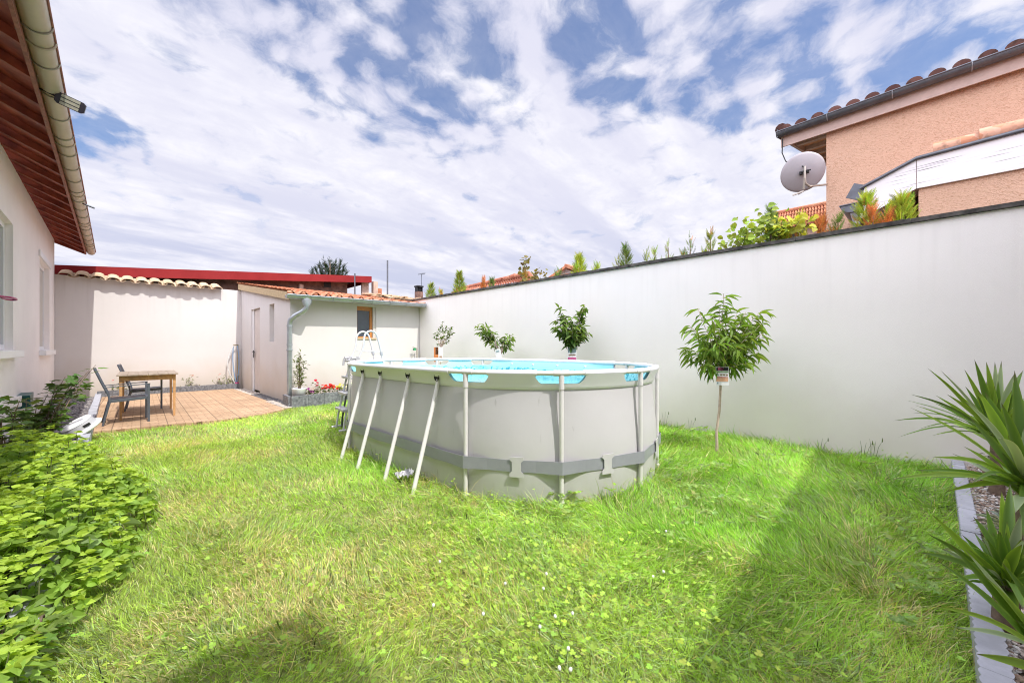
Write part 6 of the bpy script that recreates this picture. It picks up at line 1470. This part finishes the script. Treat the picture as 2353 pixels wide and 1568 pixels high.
# clover (stuff)
cl_v = []; cl_f = []
for k in range(3):
    a = 2 * math.pi * k / 3; c_, s_ = math.cos(a), math.sin(a); pts = [(0, 0), (-.48, .34), (-.56, .68), (-.30, .96), (0, .88), (.30, .96), (.56, .68), (.48, .34)]; o_ = len(cl_v); cl_v += [(px_ * c_ - py_ * s_, px_ * s_ + py_ * c_, .18 * py_ - .12 * abs(px_)) for px_, py_ in pts]; cl_f += [tuple(o_ + j for j in (0, 1, 2, 3, 4)), tuple(o_ + j for j in (0, 4, 5, 6, 7))]
o_ = len(cl_v); cl_v += [(-.03, 0, 0), (.03, 0, 0), (0, .1, -2.6)]; cl_f.append((o_, o_ + 1, o_ + 2))
def clover(name, n, d0, d1):
    S_ = sample(n * 3, d0, d1); x, y, d = S_.T; pr_ = np.exp(-((x - 1.35) / .75) ** 2 - ((y - 1.0) / .75) ** 2) * 1.0 + .05 + .25 * np.exp(-((x - .3) / .5) ** 2 - ((y - 1.7) / .6) ** 2); k = rng.random(len(x)) < pr_ * (.35 + vnoise(x, y, 3.2, 41)); x, y = x[k][:n], y[k][:n]; n = len(x)
    z = grass_height(x, y) * rng.uniform(.45, .95, n); nr = np.stack([rng.normal(0, .35, n), rng.normal(0, .35, n), np.ones(n)], 1); dr = rdir(n, -.05, .05); s = rng.uniform(.007, .0155, n); M = basis(dr, nr, s, s); c = tint(n, (.35, .50, .09), .25)
    bl = vnoise(x, y, 1.2, 51) > .93; c[bl] = tint(int(bl.sum()), (.25, .38, .14), .15)
    return tag(scatter(name, cl_v, cl_f, M, np.column_stack([x, y, z]), c, K['grass']), kind='stuff')
clover('clover', 5200, .9, 4.2)
# broad leaved weeds here and there (stuff) and a thick tuft by the pool
S_ = sample(900, 1.3, 5.5); k = (S_[:, 0] > 2.1) & (vnoise(S_[:, 0], S_[:, 1], 2.4, 61) > .60); S_ = S_[k][:170]; Pw_ = np.repeat(S_[:, :2], 5, 0); n = len(Pw_)
tag(leaves('broadleaf_weeds', np.column_stack([Pw_ + rng.normal(0, .012, (n, 2)), grass_height(Pw_[:, 0], Pw_[:, 1]) * .55]), rdir(n, .0, .45), rng.uniform(.035, .075, n), rng.uniform(.018, .035, n), tint(n, (.28, .40, .13), .2), K['grass'], None, LOBE), kind='stuff')
def tuft(label, c_, n, L, lean=.9):
    t = thing('grass_tuft', label, 'grass tuft', c_, 0, 'long grass tufts at the pool foot'); d = rdir(n, .35, 1.); d[:, 2] += .35; s = rng.uniform(.5, 1.1, n) * L; P = np.array([[c_.x, c_.y, -.01]]) + np.column_stack([rng.normal(0, .05, n), rng.normal(0, .05, n), np.zeros(n)]); tv, tf = blade_t(.7)
    M = basis(d, np.column_stack([rng.normal(0, .2, (n, 2)), np.ones(n)]), s, np.full(n, .005)); scatter('blades', tv, tf, M, P, tint(n, (.26, .38, .06), .25, .3), K['grass'], t)
tuft('long arching grass tuft at the pool foot between the two nearest uprights', onZ(1200, 1128, 0), 150, .24)
tuft('long grass tuft at the pool foot just right of the left front upright', onZ(1135, 1120, 0), 90, .2)
tuft('grass tuft at the foot of the nearest slanting pool leg', onZ(980, 1095, 0), 90, .17)
tuft('grass tuft at the foot of the right front upright', onZ(1460, 1118, 0), 50, .14)
# white clover heads
cf = [(1524, 1313), (1315, 1409), (1275, 1416), (1248, 1352), (1160, 1340), (1110, 1410), (1255, 1318), (1500, 1325), (1010, 1290), (995, 1390), (1240, 1440), (1285, 1535), (1310, 1538), (1305, 1490), (1530, 1220), (1400, 1405), (1235, 1243), (905, 1318), (1640, 1330), (1200, 1500), (1340, 1455), (1350, 1260)]
f0 = None; cf = cf[:15]
for (x, y) in cf:
    p = onZ(x, y, .07)
    if f0 is None:
        f0 = thing('clover_flower', 'small round white clover flower head standing in the lawn', 'flower', p, 0, 'white clover heads in the lawn'); b = B()
        b.lathe([(0, -.005), (.005, -.004), (.007, .002), (.005, .008), (0, .011)], p, 9); hd = b.build('flower_head', K['white'], f0); b = B(); b.tube([p, p - Zz * .07], .0012, 4); b.build('stem', K['stem'], f0)
    else: c2 = copy_tree(f0); c2.location = p; c2.rotation_euler = (random.uniform(-.3, .3), random.uniform(-.3, .3), random.uniform(0, 6))
# pale crumpled thing in the grass by the slanting legs
p = onZ(930, 1092, .05); t = thing('plastic_scrap', 'crumpled pale plastic scrap in the grass between the two nearest slanting pool legs', 'plastic scrap', p)
b = B(); nx = 9; vs = [p + Vector(((i / nx - .5) * .16, (j / nx - .5) * .13, .02 + .03 * math.sin(i * 1.9 + j * 1.1) * math.cos(j * 1.7 - i * .8))) for j in range(nx + 1) for i in range(nx + 1)]; b.add(vs, [(j * (nx + 1) + i, j * (nx + 1) + i + 1, (j + 1) * (nx + 1) + i + 1, (j + 1) * (nx + 1) + i) for j in range(nx) for i in range(nx)], 0, False); b.build('sheet', K['plastic'], t)
# thin weeds along the foot of the wall
for i, (x, y, h_, lab) in enumerate(((1530, 985, .22, 'thin dry weed stalk against the wall just right of the pool'), (1590, 985, .18, 'thin bent weed stalk against the wall between pool and peach tree'), (1990, 1045, .16, 'twin thin weed stalks at the foot of the wall right of the peach tree'), (2012, 1048, .20, 'thin seeding weed stalk at the wall near the yuccas'), (1890, 1030, .13, 'short weed stalk at the wall foot'))):
    q = onX(x, y, XR - .05); t = thing('weed_stalk', lab, 'weed', (q.x, q.y, 0), 0, 'thin weeds at the foot of the long wall'); b = B()
    for k in range(3): b.tube([(q.x, q.y + .02 * k, 0), (q.x - .02, q.y + .03 * k - .02, h_ * .6), (q.x - .03, q.y + .05 * k - .05, h_ * random.uniform(.9, 1.1))], [.003, .002, .001], 4)
    b.lathe([(0, 0), (.006, .01), (.004, .04), (0, .05)], (q.x - .03, q.y - .05, h_ - .02), 6); b.build('stalk', K['stem'], t)

# ------------------------------------------------------------------ the rear of the garden, behind the camera: it shades the near lawn
t = thing('rear_building', 'white rendered house wing behind the viewer that shades the near lawn', 'house', (3, -2.2, 0))
b = B(); b.box(-.9, 5.78, -6, -2.0, -.1, 2.80); b.build('wall', K['wall'], t)
b = B(); b.prism([(.80, -1.5, 2.90), (5.79, -1.5, 2.90), (5.79, -6, 3.7), (.80, -6, 3.7)], (0, 0, .1)); b.build('roof', K['oldtile'], t)
b = B(); b.box(-.94, .79, -6.0, -1.75, 2.81, 4.7); b.build('upper_wall', K['wall'], t)
b = B(); b.prism([(-1.4, -1.5, 4.95), (.80, -1.5, 4.95), (.80, -6, 5.3), (-1.4, -6, 5.3)], (0, 0, .1)); b.build('upper_roof', K['oldtile'], t)
